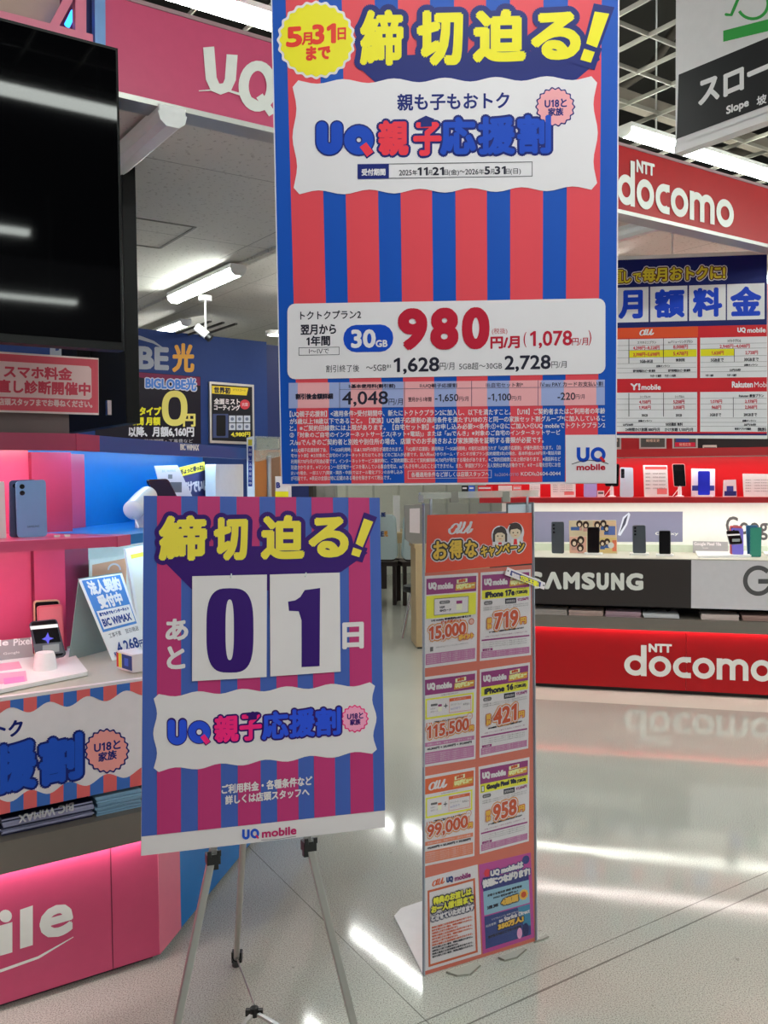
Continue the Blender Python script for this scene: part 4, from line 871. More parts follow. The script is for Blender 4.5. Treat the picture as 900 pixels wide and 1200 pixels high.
def page(q, label, kind, head, big, model=None, foot=None):
    pg, f = sheet(q, W2, 'rack_page'); tag(pg, label, 'leaflet', 'pages in the acrylic rack')
    mp = bil(*q); ax = 1.414; pr = Print(f, lambda x, y: mp(x, y/ax))   # page units: 1 wide, 1.414 high, y down
    hc = RED2 if head == 'au' else PUR
    pr.rect(.03, .045, .97, .29, hc, 0)
    if head == 'au': aulogo(pr, lambda u, v: (.10+u*.34, .10+v*.14), W2, 1, .12)
    else:
        pr.text('UQ', .08, .215, .215, .215, .10, W2, 1, bold=.012); pr.text('mobile', .25, .215, .53, .215, .085, W2, 1, bold=.008)
    pr.poly([(.60, .09), (.80, .075), (.80, .135), (.60, .15)], ink(240, 220, 170), 1); pr.text('お得な', .64, .135, .765, .125, .042, ORB, 2, bold=.006)
    pr.poly([(.585, .16), (.96, .145), (.95, .245), (.575, .26)], ink(206, 140, 60), 1)
    pr.text('UQデビュー', .605, .235, .93, .225, .075, ink(240, 222, 150), 2, bold=.010)
    if kind == 'sim':
        pr.rect(.03, .31, .97, .66, YE2, 0); pr.rect(.18, .36, .83, .62, W2, 1); pr.frame(.18, .36, .83, .62, .008, GRY, 2)
        pr.rect(.28, .40, .48, .45, GRY, 2, r=.024); pr.text('他社から', .31, .44, .45, .44, .03, W2, 3); pr.text('UQの', .29, .52, .38, .52, .036, INK, 2, bold=.003); pr.text('SIMカード', .29, .57, .50, .57, .036, INK, 2, bold=.003)
        pr.rect(.60, .42, .71, .57, ink(232, 214, 190), 2); pr.rect(.60, .42, .71, .47, PUR, 3)
        pr.text('UQ mobile 新規契約(eSIM含む)で', .13, .715, .88, .70, .036, INK, 1, bold=.003); pr.text('ビックポイント', .32, .765, .70, .755, .05, ORB, 1, bold=.006); pr.circ(.89, .77, .052, ORB, 1, n=16); pr.circ(.89, .77, .04, ink(230, 170, 160), 2, n=16)
        for c, x0, x1, h in (('15,000', .10, .78, .215),): pr.text(c, x0, 1.01, x1, .985, h, ORB, 4, bold=.012, outline=((.018, W2, 3), (.038, OR2, 2)))
        pr.text('ポイント', .66, 1.04, .93, 1.03, .075, GO, 5, bold=.010, outline=((.016, ORB, 4),))
        pr.text('対象の料金プランへのご加入が条件です。', .22, 1.13, .85, 1.12, .026, GRY, 1); pr.rect(.11, 1.10, .17, 1.17, GRY, 1)
        pr.rect(.03, 1.20, .97, 1.37, LP, 0)
        for k in range(5): pr.text('※表示価格は税込です。契約条件など詳しくは店頭スタッフへお尋ねください。', .05, 1.235+k*.03, .95, 1.235+k*.03, .018, W2, 1)
    elif kind == 'set':
        pr.text('対象の組み合わせ', .34, .335, .66, .325, .022, GRY, 1); pr.rect(.04, .345, .95, .67, YE2, 0); pr.rect(.07, .37, .92, .64, W2, 1)
        pr.rect(.14, .44, .27, .475, GRY, 2, r=.016); pr.text('UQの', .14, .53, .22, .53, .03, GRY, 2); pr.text('SIMカード', .14, .575, .28, .575, .028, GRY, 2); pr.rect(.28, .46, .35, .57, ink(232, 214, 190), 2); pr.rect(.28, .46, .35, .495, hc, 3)
        pr.rect(.39, .49, .46, .505, INK, 2); pr.rect(.418, .462, .432, .533, INK, 2)
        pr.rect(.49, .39, .90, .44, RED2, 2); pr.text('ビックポイント', .58, .43, .80, .43, .03, W2, 3); pr.frame(.49, .39, .90, .62, .006, RED2, 2); pr.text('光インターネット', .52, .51, .72, .51, .034, GRY, 2); pr.text('auひかり', .52, .575, .70, .575, .04, ink(90, 90, 170), 2); pr.text('新規加入', .75, .53, .88, .53, .036, INK, 2)
        pr.text('ご契約とご加入でもらえる特典の合計', .20, .755, .82, .735, .036, INK, 1, bold=.003); pr.rect(.06, .73, .17, .78, ORB, 1); pr.text('最大', .075, .775, .155, .775, .04, W2, 2, bold=.004)
        pr.circ(.88, .715, .055, ORB, 1, n=16); pr.circ(.88, .715, .046, W2, 2, n=16); pr.text('円相当', .85, .73, .91, .725, .025, ORB, 3)
        pr.text(big, .08, 1.0, .86, .955, .215, ORB, 4, bold=.010, outline=((.016, W2, 3), (.034, OR2, 2))); pr.text('円', .88, .955, .95, .95, .075, GO, 5, bold=.008, outline=((.014, ORB, 4),))
        pr.rect(.03, 1.035, .97, 1.10, LP if head != 'au' else ink(208, 120, 92), 0); pr.text('月額から割引    対象プラン    ポイント進呈', .08, 1.085, .92, 1.085, .03, W2, 1); pr.text(foot, .08, 1.16, .92, 1.15, .036, INK, 1, bold=.003)
        pr.rect(.03, 1.19, .97, 1.375, LP if head != 'au' else ink(208, 120, 92), 0)
        for k in range(5): pr.text('※表示価格は税込です。契約条件など詳しくは店頭スタッフへお尋ねください。', .05, 1.235+k*.03, .95, 1.235+k*.03, .018, W2, 1)
    elif kind == 'phone':
        pr.rect(.03, .29, .97, .435, YE2, 0); pr.text(model, .10 if len(model) < 12 else .16, .41, .67 if len(model) < 12 else .74, .40, .085, INK, 1, bold=.010); pr.text('(128GB)', .70 if len(model) < 12 else .76, .40, .93, .395, .06, INK, 1, bold=.005); pr.text('本体価格(税込)', .72, .32, .94, .315, .026, INK, 1)
        if len(model) >= 12: pr.rect(.05, .32, .11, .42, ink(210, 214, 216), 1); pr.frame(.05, .32, .11, .42, .01, INK, 2)
        pr.rect(.07, .465, .24, .525, GRY, 1, r=.028); pr.text('他社から', .095, .515, .21, .51, .03, W2, 2); pr.rect(.49, .45, .71, .535, INK, 1); pr.text('実質負担金', .51, .52, .69, .515, .045, W2, 2); pr.text('17,256円', .74, .51, .95, .50, .045, PUR, 1, bold=.004)
        for k in range(2): pr.text('対象機種ご購入と対象料金プランへのご加入、返却時の条件があります', .06, .585+k*.032, .95, .565+k*.032, .022, GRY, 1)
        pr.text('実質', .14, .82, .22, .82, .075, GO, 4, bold=.008, outline=((.014, ORB, 3),)); pr.text('月々', .14, .91, .22, .91, .07, GO, 4, bold=.008, outline=((.014, ORB, 3),))
        pr.text(big, .29, .93, .74, .90, .25, ORB, 4, bold=.014, outline=((.018, W2, 3), (.038, OR2, 2))); pr.text('円', .80, .88, .90, .875, .09, GO, 4, bold=.008, outline=((.014, ORB, 3),))
        pr.text('(1〜24回目)  25回目以降は別の金額となります', .18, .985, .86, .965, .028, INK, 1, bold=.003); pr.text('対象プラン加入で割引を適用した場合の一例', .10, 1.05, .92, 1.03, .024, PUR, 1); pr.rect(.03, 1.075, .97, 1.10, PUR, 0)
        for k in range(3): pr.text('オンライン手続きや下取りなどの条件により金額が変わる場合があります', .05, 1.145+k*.032, .92, 1.145+k*.032, .02, GRY, 1)
        pr.rect(.05, 1.225, .25, 1.265, PUR, 1); pr.text('ご注意', .09, 1.26, .21, 1.26, .028, W2, 2); pr.rect(.03, 1.27, .97, 1.375, LP, 0)
        for k in range(3): pr.text('※表示価格は税込です。契約条件など詳しくは店頭スタッフへお尋ねください。', .05, 1.30+k*.03, .95, 1.30+k*.03, .018, W2, 1)
    pr.build('page_print', pg)
page(((497.8, 675.1), (560.3, 671.2), (558.4, 774.7), (497, 783.2)), 'purple headed rack page with yellow panel and figure 15,000', 'sim', 'uq', '15,000')
page(((563.4, 670.9), (622, 667), (622.2, 767.7), (562.3, 774.7)), 'purple headed rack page with price 719, behind the tilted sticker strip', 'phone', 'uq', '719', 'iPhone 17e')
page(((496.2, 793.7), (558.8, 785.6), (557.2, 889.3), (495.5, 899.4)), 'purple headed rack page with large figure 115,500', 'set', 'uq', '115,500', foot='40,500円 + 25,000円 + 50,000円')
page(((562.3, 784.6), (621, 776.2), (619, 876.9), (561.9, 888.1)), 'purple headed rack page with price 421 under a yellow band', 'phone', 'uq', '421', 'iPhone 16')
page(((496.5, 910), (557, 899), (556, 1003), (496, 1015.5)), 'red headed rack page with large figure 99,000', 'set', 'au', '99,000', foot='44,000円 + 25,000円 + 30,000円')
page(((560.8, 898.7), (620.5, 887.3), (619.7, 985.7), (562.2, 1001)), 'purple headed rack page with price 958 in the third row', 'phone', 'uq', '958', 'Google Pixel 10a')
q7 = ((497, 1029.5), (559.8, 1013), (564, 1118), (498.3, 1138)); pg, f7 = sheet(q7, W2, 'rack_page'); tag(pg, 'white rack page with red border and yellow outlined notice in the bottom row', 'leaflet', 'pages in the acrylic rack')
mp7 = bil(*q7); pr = Print(f7, lambda x, y: mp7(x, y/1.414))
pr.frame(.06, .20, .94, 1.37, .035, ink(190, 92, 62), 0)
aulogo(pr, lambda u, v: (.15+u*.22, .06+v*.10), RED2, 1, .12); pr.text('UQ', .42, .165, .53, .165, .085, ink(40, 60, 120), 1, bold=.01); pr.text('mobile', .57, .165, .86, .165, .075, PUR, 1, bold=.006)
for k, (t, x0, x1, mt, oc) in enumerate((('特典のお渡しは', .17, .86, YE2, INK), ('お一人様1回まで', .13, .90, YE2, INK), ('とさせていただきます', .13, .90, W2, ink(60, 60, 90)))): pr.text(t, x0, .44+k*.12, x1, .44+k*.12, .10 if k < 2 else .075, mt, 3, bold=.008, outline=((.022, oc, 2),))
for k in range(11): pr.text(('特典の進呈には当店指定の条件があります。', '条件を満たさない場合、特典は進呈されません。', '在庫状況により終了する場合があります。')[k % 3], .13, .80+k*.045, .86 if k % 3 != 2 else .6, .80+k*.045, .03, RED2 if k < 7 else INK, 1, bold=.002)
pr.build('page_print', pg)
q8 = ((561.3, 1013.3), (622, 999), (626.3, 1098.5), (565.8, 1118)); pg, f8 = sheet(q8, ink(176, 70, 140), 'rack_page'); tag(pg, 'magenta and navy rack page with white headline at the bottom right of the rack', 'leaflet', 'pages in the acrylic rack')
mp8 = bil(*q8); pr = Print(f8, lambda x, y: mp8(x, y/1.414)); n8 = ink(46, 52, 116)
pr.poly([(.06, .22), (.94, .30), (.94, .44), (.06, .46)], n8, 0); pr.circ(.90, .10, .07, n8, 0); pr.circ(.15, .16, .06, ink(210, 50, 70), 1, k=8, sc=.1)
pr.text('UQ mobileは', .22, .24, .84, .22, .10, W2, 3, bold=.010, outline=((.018, n8, 2),)); pr.text('快適につながります!', .06, .38, .96, .36, .115, W2, 3, bold=.012, outline=((.02, n8, 2),))
pr.rect(.06, .44, .94, .82, ink(132, 168, 190), 0); pr.text('お客さま満足度 調査 携帯電話', .14, .54, .80, .53, .035, INK, 1, bold=.003); pr.text('MVNO 格安SIM部門 No.1', .25, .60, .72, .59, .035, INK, 1, bold=.003)
pr.text('4連覇', .40, .74, .72, .73, .10, GO, 3, bold=.010, outline=((.018, INK, 2),)); pr.text('通算', .12, .74, .34, .735, .05, INK, 1, bold=.004); pr.circ(.83, .66, .085, GO, 1, k=10, sc=.08); pr.circ(.83, .66, .05, ORB, 2, n=16)
pr.rect(.06, .84, .94, 1.35, ink(48, 62, 120), 0); pr.poly([(.70, .84), (.94, .84), (.94, 1.2), (.80, 1.15)], ink(60, 124, 160), 1)
pr.text('いつでもどこでも 衛星と直接つながる', .20, .93, .80, .92, .03, W2, 1); pr.text('au Starlink Direct', .34, 1.00, .93, .98, .06, W2, 2, bold=.004); pr.text('利用者数', .08, 1.02, .28, 1.01, .04, W2, 2); pr.text('350万人!', .32, 1.11, .80, 1.09, .085, GO, 3, bold=.010, outline=((.016, INK, 2),))
pr.text('空が見えればどこでもつながる', .12, 1.20, .75, 1.18, .04, INK, 1, bold=.004); pr.circ(.72, 1.27, .05, ink(226, 150, 190), 2, n=16, ry=.09); pr.circ(.84, 1.24, .06, ink(30, 36, 90), 2, n=16, ry=.11)
pr.build('page_print', pg)
m = MB(); f = rf.off(.009)
SQ = ((594.5, 664.5), (639, 683), (637.5, 691), (591.5, 673.5)); m.prism([f.p(*q) for q in SQ], RN*.0008, W2); stp = m.build('sticker_strip'); tag(stp, 'small tilted white strip with navy and yellow lettering stuck to the rack edge', 'sticker')
pr = Print(f.off(.0008)); pr.poly([(599, 668.5), (634, 682.5), (633, 688), (597.5, 674)], n8, 0); pr.text('通信料', 600, 676, 609, 679.7, 5.5, W2, 1, bold=.3); pr.text('2万円', 610, 680, 619, 683.7, 6, YE2, 1, bold=.4); pr.text('不要!', 620, 684, 631, 688, 6, YE2, 1, bold=.4)
pr.circ(595.6, 669, .9, INK, 1, 10); pr.circ(637, 686, .9, INK, 1, 10); pr.build('lettering', stp)

# ---------------------------------------------------------------- price comparison board
bf_ = Face(CO+ray(899, 400)*4.75, -DY); TQ = ((640, 304), (899.5, 293.3), (899.5, 514.2), (640, 512.3))
BW = ink(214, 212, 216); BNV = ink(20, 30, 96); BRD = ink(196, 34, 44); BOR = ink(214, 78, 40); PB2 = ink(20, 62, 186)
bd = empty('price_board', (bf_.p(640, 512)+bf_.p(899, 514))/2)
m = MB(); m.prism([bf_.p(*q) for q in TQ], -bf_.n*.03, mat('white_board_frame', (216, 218, 220), .35, k=1.25)); m.build('frame', bd, bevel=.003)
def by(x, y): return y+(x-720)*(-.05+.06*(y-300)/212)
pr = Print(bf_, lambda x, y: (x, y-(x-810)*.040*(1-(y-296)/205)), base=3)
pr.rect(641, 301.5, 898.8, 510, BNV, 0)
yl2 = ink(250, 200, 60); br2 = ink(96, 54, 30)
pr.text('見直', 690, 329, 730.5, 329, 17, yl2, 4, bold=.5, outline=((1.2, br2, 3), (2.2, BW, 2))); pr.text('し', 731.5, 328.5, 739, 328.5, 13, yl2, 4, bold=.6, outline=((1.2, br2, 3), (2.2, BW, 2))); pr.text('で', 742.5, 328, 751, 328, 10, yl2, 4, bold=.5, outline=((1.1, br2, 3), (2.1, BW, 2)))
pr.text('毎月おトクに!', 753.5, 328, 849.5, 328, 15.5, yl2, 4, bold=.7, outline=((1.3, br2, 3), (2.4, BW, 2)))
for c, x0, x1, g0, g1 in (('各', 670, 713.5, 676, 708), ('月', 716, 760, 725, 753), ('額', 762, 805.5, 767, 802), ('料', 807.5, 850.5, 812, 846), ('金', 852, 896, 856, 892)):
    pr.rect(x0, 334.5, x1, 376, BW, 1); pr.text(c, g0+1.2, 370.3, g1-1.2, 370.3, 31, PB2, 2, bold=1.7)
for y0, y1, c, L in ((382.5, 395, BOR, 'a'), (444.5, 458, BRD, 'b')):
    pr.rect(641, y0, 818, y1, c, 1); pr.rect(818, y0, 898.8, y1, BRD, 1)
pr.rect(641, 394, 898.8, 508, BRD, 1)
for y0, y1 in ((396, 443), (459.5, 506)): pr.rect(724 if False else 645, y0, 817, y1, BW, 2); pr.rect(820.5, y0, 898.8, y1, BW, 2)
aulogo(pr, lambda u, v: (749.5+u*16, 384.5+v*7.5), BW, 3, .12); pr.text('UQ', 864.5, 391.2, 873.5, 391.2, 5.8, BW, 3, bold=.4); pr.text('mobile', 876, 391.2, 897, 391.2, 5.4, BW, 3, bold=.25)
pr.text('Y!', 739, 456.2, 750, 456.2, 7.2, BW, 3, bold=.5); pr.text('mobile', 752, 456.2, 774, 456.2, 6, BW, 3, bold=.3); pr.text('Rakuten', 858, 454.5, 882, 454.5, 6.8, BW, 3, bold=.35); pr.text('Mobile', 884, 454.5, 905, 454.5, 6.2, BW, 3)
YS = ink(232, 208, 30); GL = ink(120, 118, 122); RDT = ink(190, 30, 60)
pr.rect(737.5, 409.5, 816.5, 418, YS, 3); pr.rect(821, 409.5, 860.5, 417.5, YS, 3)
for y in (403.5, 409.3, 418, 425, 430.5, 436): pr.rect(646, y-.2, 816, y+.15, GL, 4); pr.rect(821, y-.2, 898.5, y+.15, GL, 4)
for y in (467, 473.5, 480, 490, 495, 499.5): pr.rect(646, y-.2, 816, y+.15, GL, 4); pr.rect(821, y-.2, 898.5, y+.15, GL, 4)
for x in (737, 777.5): pr.rect(x-.35, 396, x+.35, 425, INK, 4); pr.rect(x-.35, 460, x+.35, 488, INK, 4)
pr.rect(860.2, 410, 860.8, 425, INK, 4); pr.rect(859, 466, 859.6, 489, INK, 4)
for t, x0, x1, y, h, mt in (('4,298円~8,228円', 742, 773, 409, 4.6, RDT), ('8,008円', 789, 806, 408.7, 4.9, RDT), ('2,398円~5,698円', 742, 773, 416.8, 4.6, RDT), ('5,478円', 789, 806, 416.6, 4.9, RDT), ('スマホミニプラン', 747, 769, 401.8, 3.2, GL), ('auバリューリンクプラン', 783, 812, 401.8, 3.2, GL), ('1GB~8GB', 750, 765, 424.3, 3.4, INK), ('無制限', 792, 802.5, 423.5, 3.6, INK), ('店頭/オンライン', 769, 785, 429.8, 2.6, INK), ('留守番電話など一部 無料', 742, 768, 435.4, 3, INK), ('留守番電話など一部 無料', 783, 809, 435.4, 3, INK), ('サポート無料', 762, 775, 441.5, 3, INK), ('サポート有料', 779, 792, 441.5, 3, INK),
    ('トクトクプラン2', 853, 868, 402, 3.4, INK), ('2,948円~4,048円', 843.5, 878.5, 409, 4.6, RDT), ('1,628円', 834, 848, 416.4, 4.6, RDT), ('2,728円', 873.5, 888, 416.8, 4.6, RDT), ('5GBまで', 833, 848, 424.2, 4, INK), ('30GBまで', 872, 889, 424.2, 4, INK), ('店頭/オンライン', 872, 888, 429.8, 2.4, INK), ('22円/30秒', 855, 868, 435.6, 2.8, INK), ('サポート無料', 827, 836, 441.5, 2.6, INK), ('サポート無料', 852, 863, 441.5, 2.6, INK),
    ('シンプル3 M', 750, 762, 466, 2.8, GL), ('シンプル3 L', 791, 802, 466, 2.8, GL), ('4,158円', 749, 762.5, 473, 4.4, RDT), ('5,258円', 789, 802, 473, 4.4, RDT), ('1,958円', 749, 762.5, 479.6, 4.4, RDT), ('3,058円', 789, 802, 479.6, 4.4, RDT), ('30GB', 752, 759, 488, 2.8, INK), ('35GB', 792, 799, 488, 2.8, INK), ('店頭/オンライン', 748, 764, 494.4, 2.4, INK), ('22円/30秒', 730, 742, 499, 2.6, INK), ('10分通話 無料', 780, 800, 499, 3.6, INK), ('24時間かけ放題 880円/月', 733, 773, 505.4, 4, INK), ('かけ放題 1,100円/月', 779, 812, 505.6, 4.2, INK),
    ('Rakuten 最強プラン', 866, 895, 466, 3.4, INK), ('1,078円', 832.5, 846, 473, 4.4, RDT), ('2,178円', 873, 887, 473, 4.4, RDT), ('968円', 834, 845, 479.6, 4.4, RDT), ('2,068円', 873, 887, 479.6, 4.4, RDT), ('3GBまで', 832, 845, 488, 3.8, INK), ('20GBまで', 871.5, 887, 488, 3.8, INK), ('店頭/オンライン', 870, 886, 494.4, 2.4, INK), ('22円/30秒', 872, 886, 499, 2.6, INK), ('専用アプリで通話', 861, 880, 504, 2.8, INK), ('無料', 888, 898, 505.5, 4.6, INK)):
    pr.text(t, x0, y, x1, y, h, mt, 5, bold=.12)
pr.build('price_table_print', bd, 'navy and red printed price table'); tag(bd, 'navy and red price comparison board hanging above the red counter', 'board')
for px in (788, 660): m = MB(); q = bf_.p(px, 298, -.015); m.tube([q, A(q[0], q[1], ZR+.016)], .005, white, 8); m.build('hanger', bd)

# ---------------------------------------------------------------- hanging slope sign
so = onz(793.5, 176, 2.50); slf = Face(so, -U if (-U)@(CO-so) > 0 else U)
ss = empty('hanging_sign', so)
def sp_(x, y): return slf.p(x, y)
top = 2.50+.62
e0 = slf.p(791.5, 172); e1 = slf.p(960, 108); ev = nrm(A(*(e1-e0)[:2], 0))
def sq_(a, z): return e0*A(1, 1, 0)+ev*a+Z*z
zb0 = e0[2]
wsg = mat('white_sign_board', (196, 194, 194), .45, k=1.25)
m = MB(); m.prism([sq_(0, zb0), sq_(1.0, zb0), sq_(1.0, zb0+.66), sq_(0, zb0+.66)], -slf.n*.03, wsg); m.build('panel', ss)
m = MB(); m.prism([sq_(-.006, zb0-.022), sq_(1.0, zb0-.022), sq_(1.0, zb0+.004), sq_(-.006, zb0+.004)], -slf.n*.04, mat('white_rail', (205, 203, 203), .35, k=1.2)); m.build('lower_rail', ss, bevel=.004)
pr = Print(slf, base=2); bk_ = ink(28, 28, 30); grn = ink(48, 140, 62); wl = ink(206, 204, 204)
pr.poly([(795.3, 87.5), (960, 19), (960, 101), (792.8, 163)], bk_, 0)
pr.text('ス', 819.5, 123, 842, 114.5, 26, wl, 1, bold=1.4); pr.text('ロ', 849, 112.5, 870.5, 103.5, 24, wl, 1, bold=1.4); pr.text('ー', 877, 89, 905, 77, 3, wl, 1, bold=1.6); pr.text('プ', 912, 98, 936, 88, 28, wl, 1, bold=1.4)
pr.text('Slope', 851.5, 136.5, 877, 126.5, 11.5, wl, 1, bold=.5); pr.text('坡', 887, 124.5, 898, 120.5, 11, wl, 1, bold=.3); pr.text('道', 901, 119.5, 912, 115.5, 11, wl, 1, bold=.3)
pr.poly([(847.5, 36), (960, 7), (960, 22), (847.5, 49)], grn, 0)
pr.stroke([(851, 17), (857, 17.5), (861, 8), (866, -4), (868, -14)], 3.6, grn, 0, caps=True); pr.stroke(arc(882, 4, 18, 150, -20, 20), 3.6, grn, 0)
pr.build('sign_print', ss, 'black band with white lettering and a green ramp pictogram'); tag(ss, 'white and black hanging slope sign with green pictogram at the top right', 'sign')
for a in (.15, .85): m = MB(); m.tube([sq_(a, zb0+.65)-slf.n*.015, sq_(a, 4.3)-slf.n*.015], .006, white, 8); m.build('hanger_rod', ss)
# ---------------------------------------------------------------- televisions over the left counter
scr = mat('black_glass_screen', (5, 5, 7), .04, k=1.0, noise=0, spec=.09); bez = mat('black_bezel', (10, 10, 11), .45, spec=.2)
tf = LF(-.16); tl = tf.p(143.5, 55); tb_ = tf.p(145.3, 410)
zt, zbm = tl[2], tb_[2]; ar = acoord((tl+tb_)/2); wv = 1.45
tv = empty('television', Lf(ar-wv/2, -.12, zbm))
m = MB(); m.box(Lf(ar-wv, -.145, zbm), U*wv, V*.05, Z*(zt-zbm), bez); m.build('casing', tv, bevel=.004)
m = MB(); m.prism([Lf(ar-wv+.008, -.1455, zbm+.022), Lf(ar-.008, -.1455, zbm+.022), Lf(ar-.008, -.1455, zt-.008), Lf(ar-wv+.008, -.1455, zt-.008)], -V*.002, scr); m.build('screen', tv, label='glossy black switched-off screen')
m = MB(); m.box(Lf(ar-.9, -.095, zbm+.2), U*.5, V*.05, Z*.35, bez); m.build('rear_cover', tv)
m = MB(); m.box(Lf(ar-.70, -.05, 1.592), U*.09, V*.05, Z*(4.28-1.592), bez); m.build('mount_pole', tv)
tag(tv, 'large switched-off black television mounted above the pink counter', 'television')
# second screen seen almost edge on
t2p = onz(161.5, 300, 1.75)
k = 3.15; q0 = CO+ray(161.5, 330)*k; q0b = A(q0[0], q0[1], 0)
S2 = Face(q0b, U)
zt2 = S2.p(161.5, 157)[2]; zb2 = S2.p(160, 497)[2]; far = S2.p(88, 500); Lq = (far-q0b)@V
t2 = empty('television', q0b+V*(Lq/2)-U*.03+Z*zb2)
m = MB(); m.box(q0b-U*.05+Z*zb2, U*.05, V*Lq, Z*(zt2-zb2), bez); m.build('casing', t2, bevel=.004)
m = MB(); m.prism([q0b+V*.012+Z*(zb2+.015), q0b+V*(Lq-.012)+Z*(zb2+.015), q0b+V*(Lq-.012)+Z*(zt2-.015), q0b+V*.012+Z*(zt2-.015)], U*.002, scr); m.build('screen', t2)
m = MB(); m.box(q0b-U*.10+V*(Lq*.5)+Z*(zb2+.1), U*.05, V*.06, Z*(ZB-zb2-.08), bez); m.build('mount_pole', t2)
m = MB(); fq = LF((q0b-B)@V-.02); c = fq.p(128, 478); m.box(c-U*.006-Z*.024, U*.014, V*.02, Z*.05, chrome); m.build('handle', t2)
tag(t2, 'tall black screen seen edge on just right of the large television', 'television')
# pink notice on the header
nf = LF(.33); NQ = ((-110, 404.5), (115.5, 419.7), (115.8, 486.3), (-110, 479.5))
nt_ = empty('notice_sign', (nf.p(*NQ[3])+nf.p(*NQ[2]))/2)
PK = ink(204, 84, 98); PW = ink(222, 186, 186); PT = ink(196, 70, 88)
m = MB(); m.prism([nf.p(*q) for q in NQ], V*.006, mat('sign_sleeve', (220, 200, 196), .3)); m.build('sleeve', nt_)
pr = Print(nf)
def ny(x, y): return y+(x-50)*(.066-.042*(y-415)/70)
pr.poly([(-110, 407.5), (115, 421.5), (115.2, 484), (-110, 477.3)], PK, 0)
pr.poly([(-108, ny(-108, 426)), (104, ny(104, 426)), (107, ny(107, 429)), (107.5, ny(107, 463.5)), (104.5, ny(104, 466.5)), (-108, ny(-108, 466.5))], PW, 1)
def nt2(t, x0, x1, y, h, mt, b): pr.text(t, x0, ny(x0, y), x1, ny(x1, y), h, mt, 2, bold=b)
nt2('スマホ料金', 5, 84, 444, 14, PT, .7); nt2('見直し診断開催中', -18, 105.5, 461.5, 14.5, PT, .7); nt2('詳しくは店頭スタッフまでお尋ねください。', -30, 108, 476, 8, PW, .35)
pr.build('notice_print', nt_)
m = MB(); a = acoord(nf.p(-60, 490)); a_2 = acoord(nf.p(84, 490)); zn = nf.p(40, 486)[2]
m.box(Lf(a, .36, ZH1), U*(a_2-a), V*.12, Z*(zn-ZH1+.012), mat('grey_plinth', (104, 88, 86), .5)); m.build('plinth', nt_, label='grey brown block under the sign')
tag(nt_, 'pink acrylic notice with white panel standing on the pink header below the television', 'sign')

# ---------------------------------------------------------------- print on the left counter's front board
lf = LF(0); pr = Print(lf, base=2); ST_R, ST_B = ink(204, 92, 92), ink(56, 98, 172); tk = ink(26, 74, 176)
def ty(x): return 821.5-x*.146
def byy(x): return 955.5-x*.209
xs = [-300+i*15.6 for i in range(32)]
for i, x in enumerate(xs):
    a, b = x, min(x+15.6, 185)
    if a >= 184: break
    for top_ in (1, 0):
        V1 = []
        for t in np.linspace(0, 1, 5):
            xx = a+(b-a)*t; wv_ = 13+4.5*math.cos(2*math.pi*(xx+10)/45.0)
            y0 = ty(xx)+.8 if top_ else byy(xx)-.8
            V1.append((xx, y0+wv_ if top_ else y0-wv_-4))
        edge_ = [(b, ty(b)+.8), (a, ty(a)+.8)] if top_ else [(b, byy(b)-.8), (a, byy(a)-.8)]
        pr.poly(V1+edge_, ST_R if i % 2 else ST_B, 0)
pr.text('親も子もおト', -95, 878, 6, 862.5, 18, NV, 1, bold=.8); pr.text('ク', 10.5, 863.5, 26, 860.5, 17.5, NV, 1, bold=.8)
for c, x0, y0, x1, y1, h in (('応', -62, 942, -7, 931, 60), ('援', -6, 931.5, 43, 922.5, 57), ('割', 46, 922, 97, 911.5, 54)): pr.text(c, x0+2.6, y0-2.6, x1-2.6, y1-2.6, h-5, tk, 3, bold=3.0, outline=((2.6, NV, 2),), res=4)
for c, x0, y0, x1, y1, h in (('子', -118, 955, -64, 944, 56), ('親', -180, 968, -122, 956, 58)): pr.text(c, x0, y0, x1, y1, h, ST_R, 3, bold=3.0, outline=((2.6, NV, 2),))
pr.circ(125.2, 880, 25.6, NV, 1, sc=.045, k=20); pr.circ(125.2, 880, 23.6, ink(218, 142, 138), 2, sc=.045, k=20)
pr.text('U18と', 110.5, 881.5, 141, 877, 10.5, NV, 3, bold=.4); pr.text('家族', 115.5, 893, 136.5, 889, 10.5, NV, 3, bold=.4)
pr.build('front_print', fb1, 'white print with striped wavy borders and blue campaign lettering')
pr = Print(lf, base=2)
pr.rect(0, 0, .1, .1, letter, 0) if False else None
pr.poly([(23.5, 1066), (38.5, 1061), (38.5, 1107.5), (23.5, 1112)], letter, 0)
for t, x0, y0, x1, y1, h in (('e', 46, 1103.5, 86, 1093.5, 38), ('m', -150, 1170, -88, 1151, 40), ('o', -84, 1149, -46, 1137, 39), ('b', -42, 1136, -9, 1126, 56)): pr.text(t, x0+2.5, y0-2.5, x1-2.5, y1-2.5, h-5, letter, 0, bold=2.4)
pr.poly([(-1, 1085), (14.5, 1080.5), (14.5, 1116), (-1, 1120.5)], letter, 0); pr.circ(6.5, 1073.5, 7.5, letter, 0, 16)
pr.stroke([(-60, 1149), (0, 1138), (45, 1122), (86, 1098)], [1, 3.5, 3, .8], letter, 0); pr.build('lettering', bp1, 'white lowercase lettering with a swoosh')
pr = Print(BF(.306), base=2)
pr.text('BIC WiMAX', 211.5, 527.2, 233, 528, 6.8, letter, 0, bold=.35); pr.build('header_lettering', hd2)

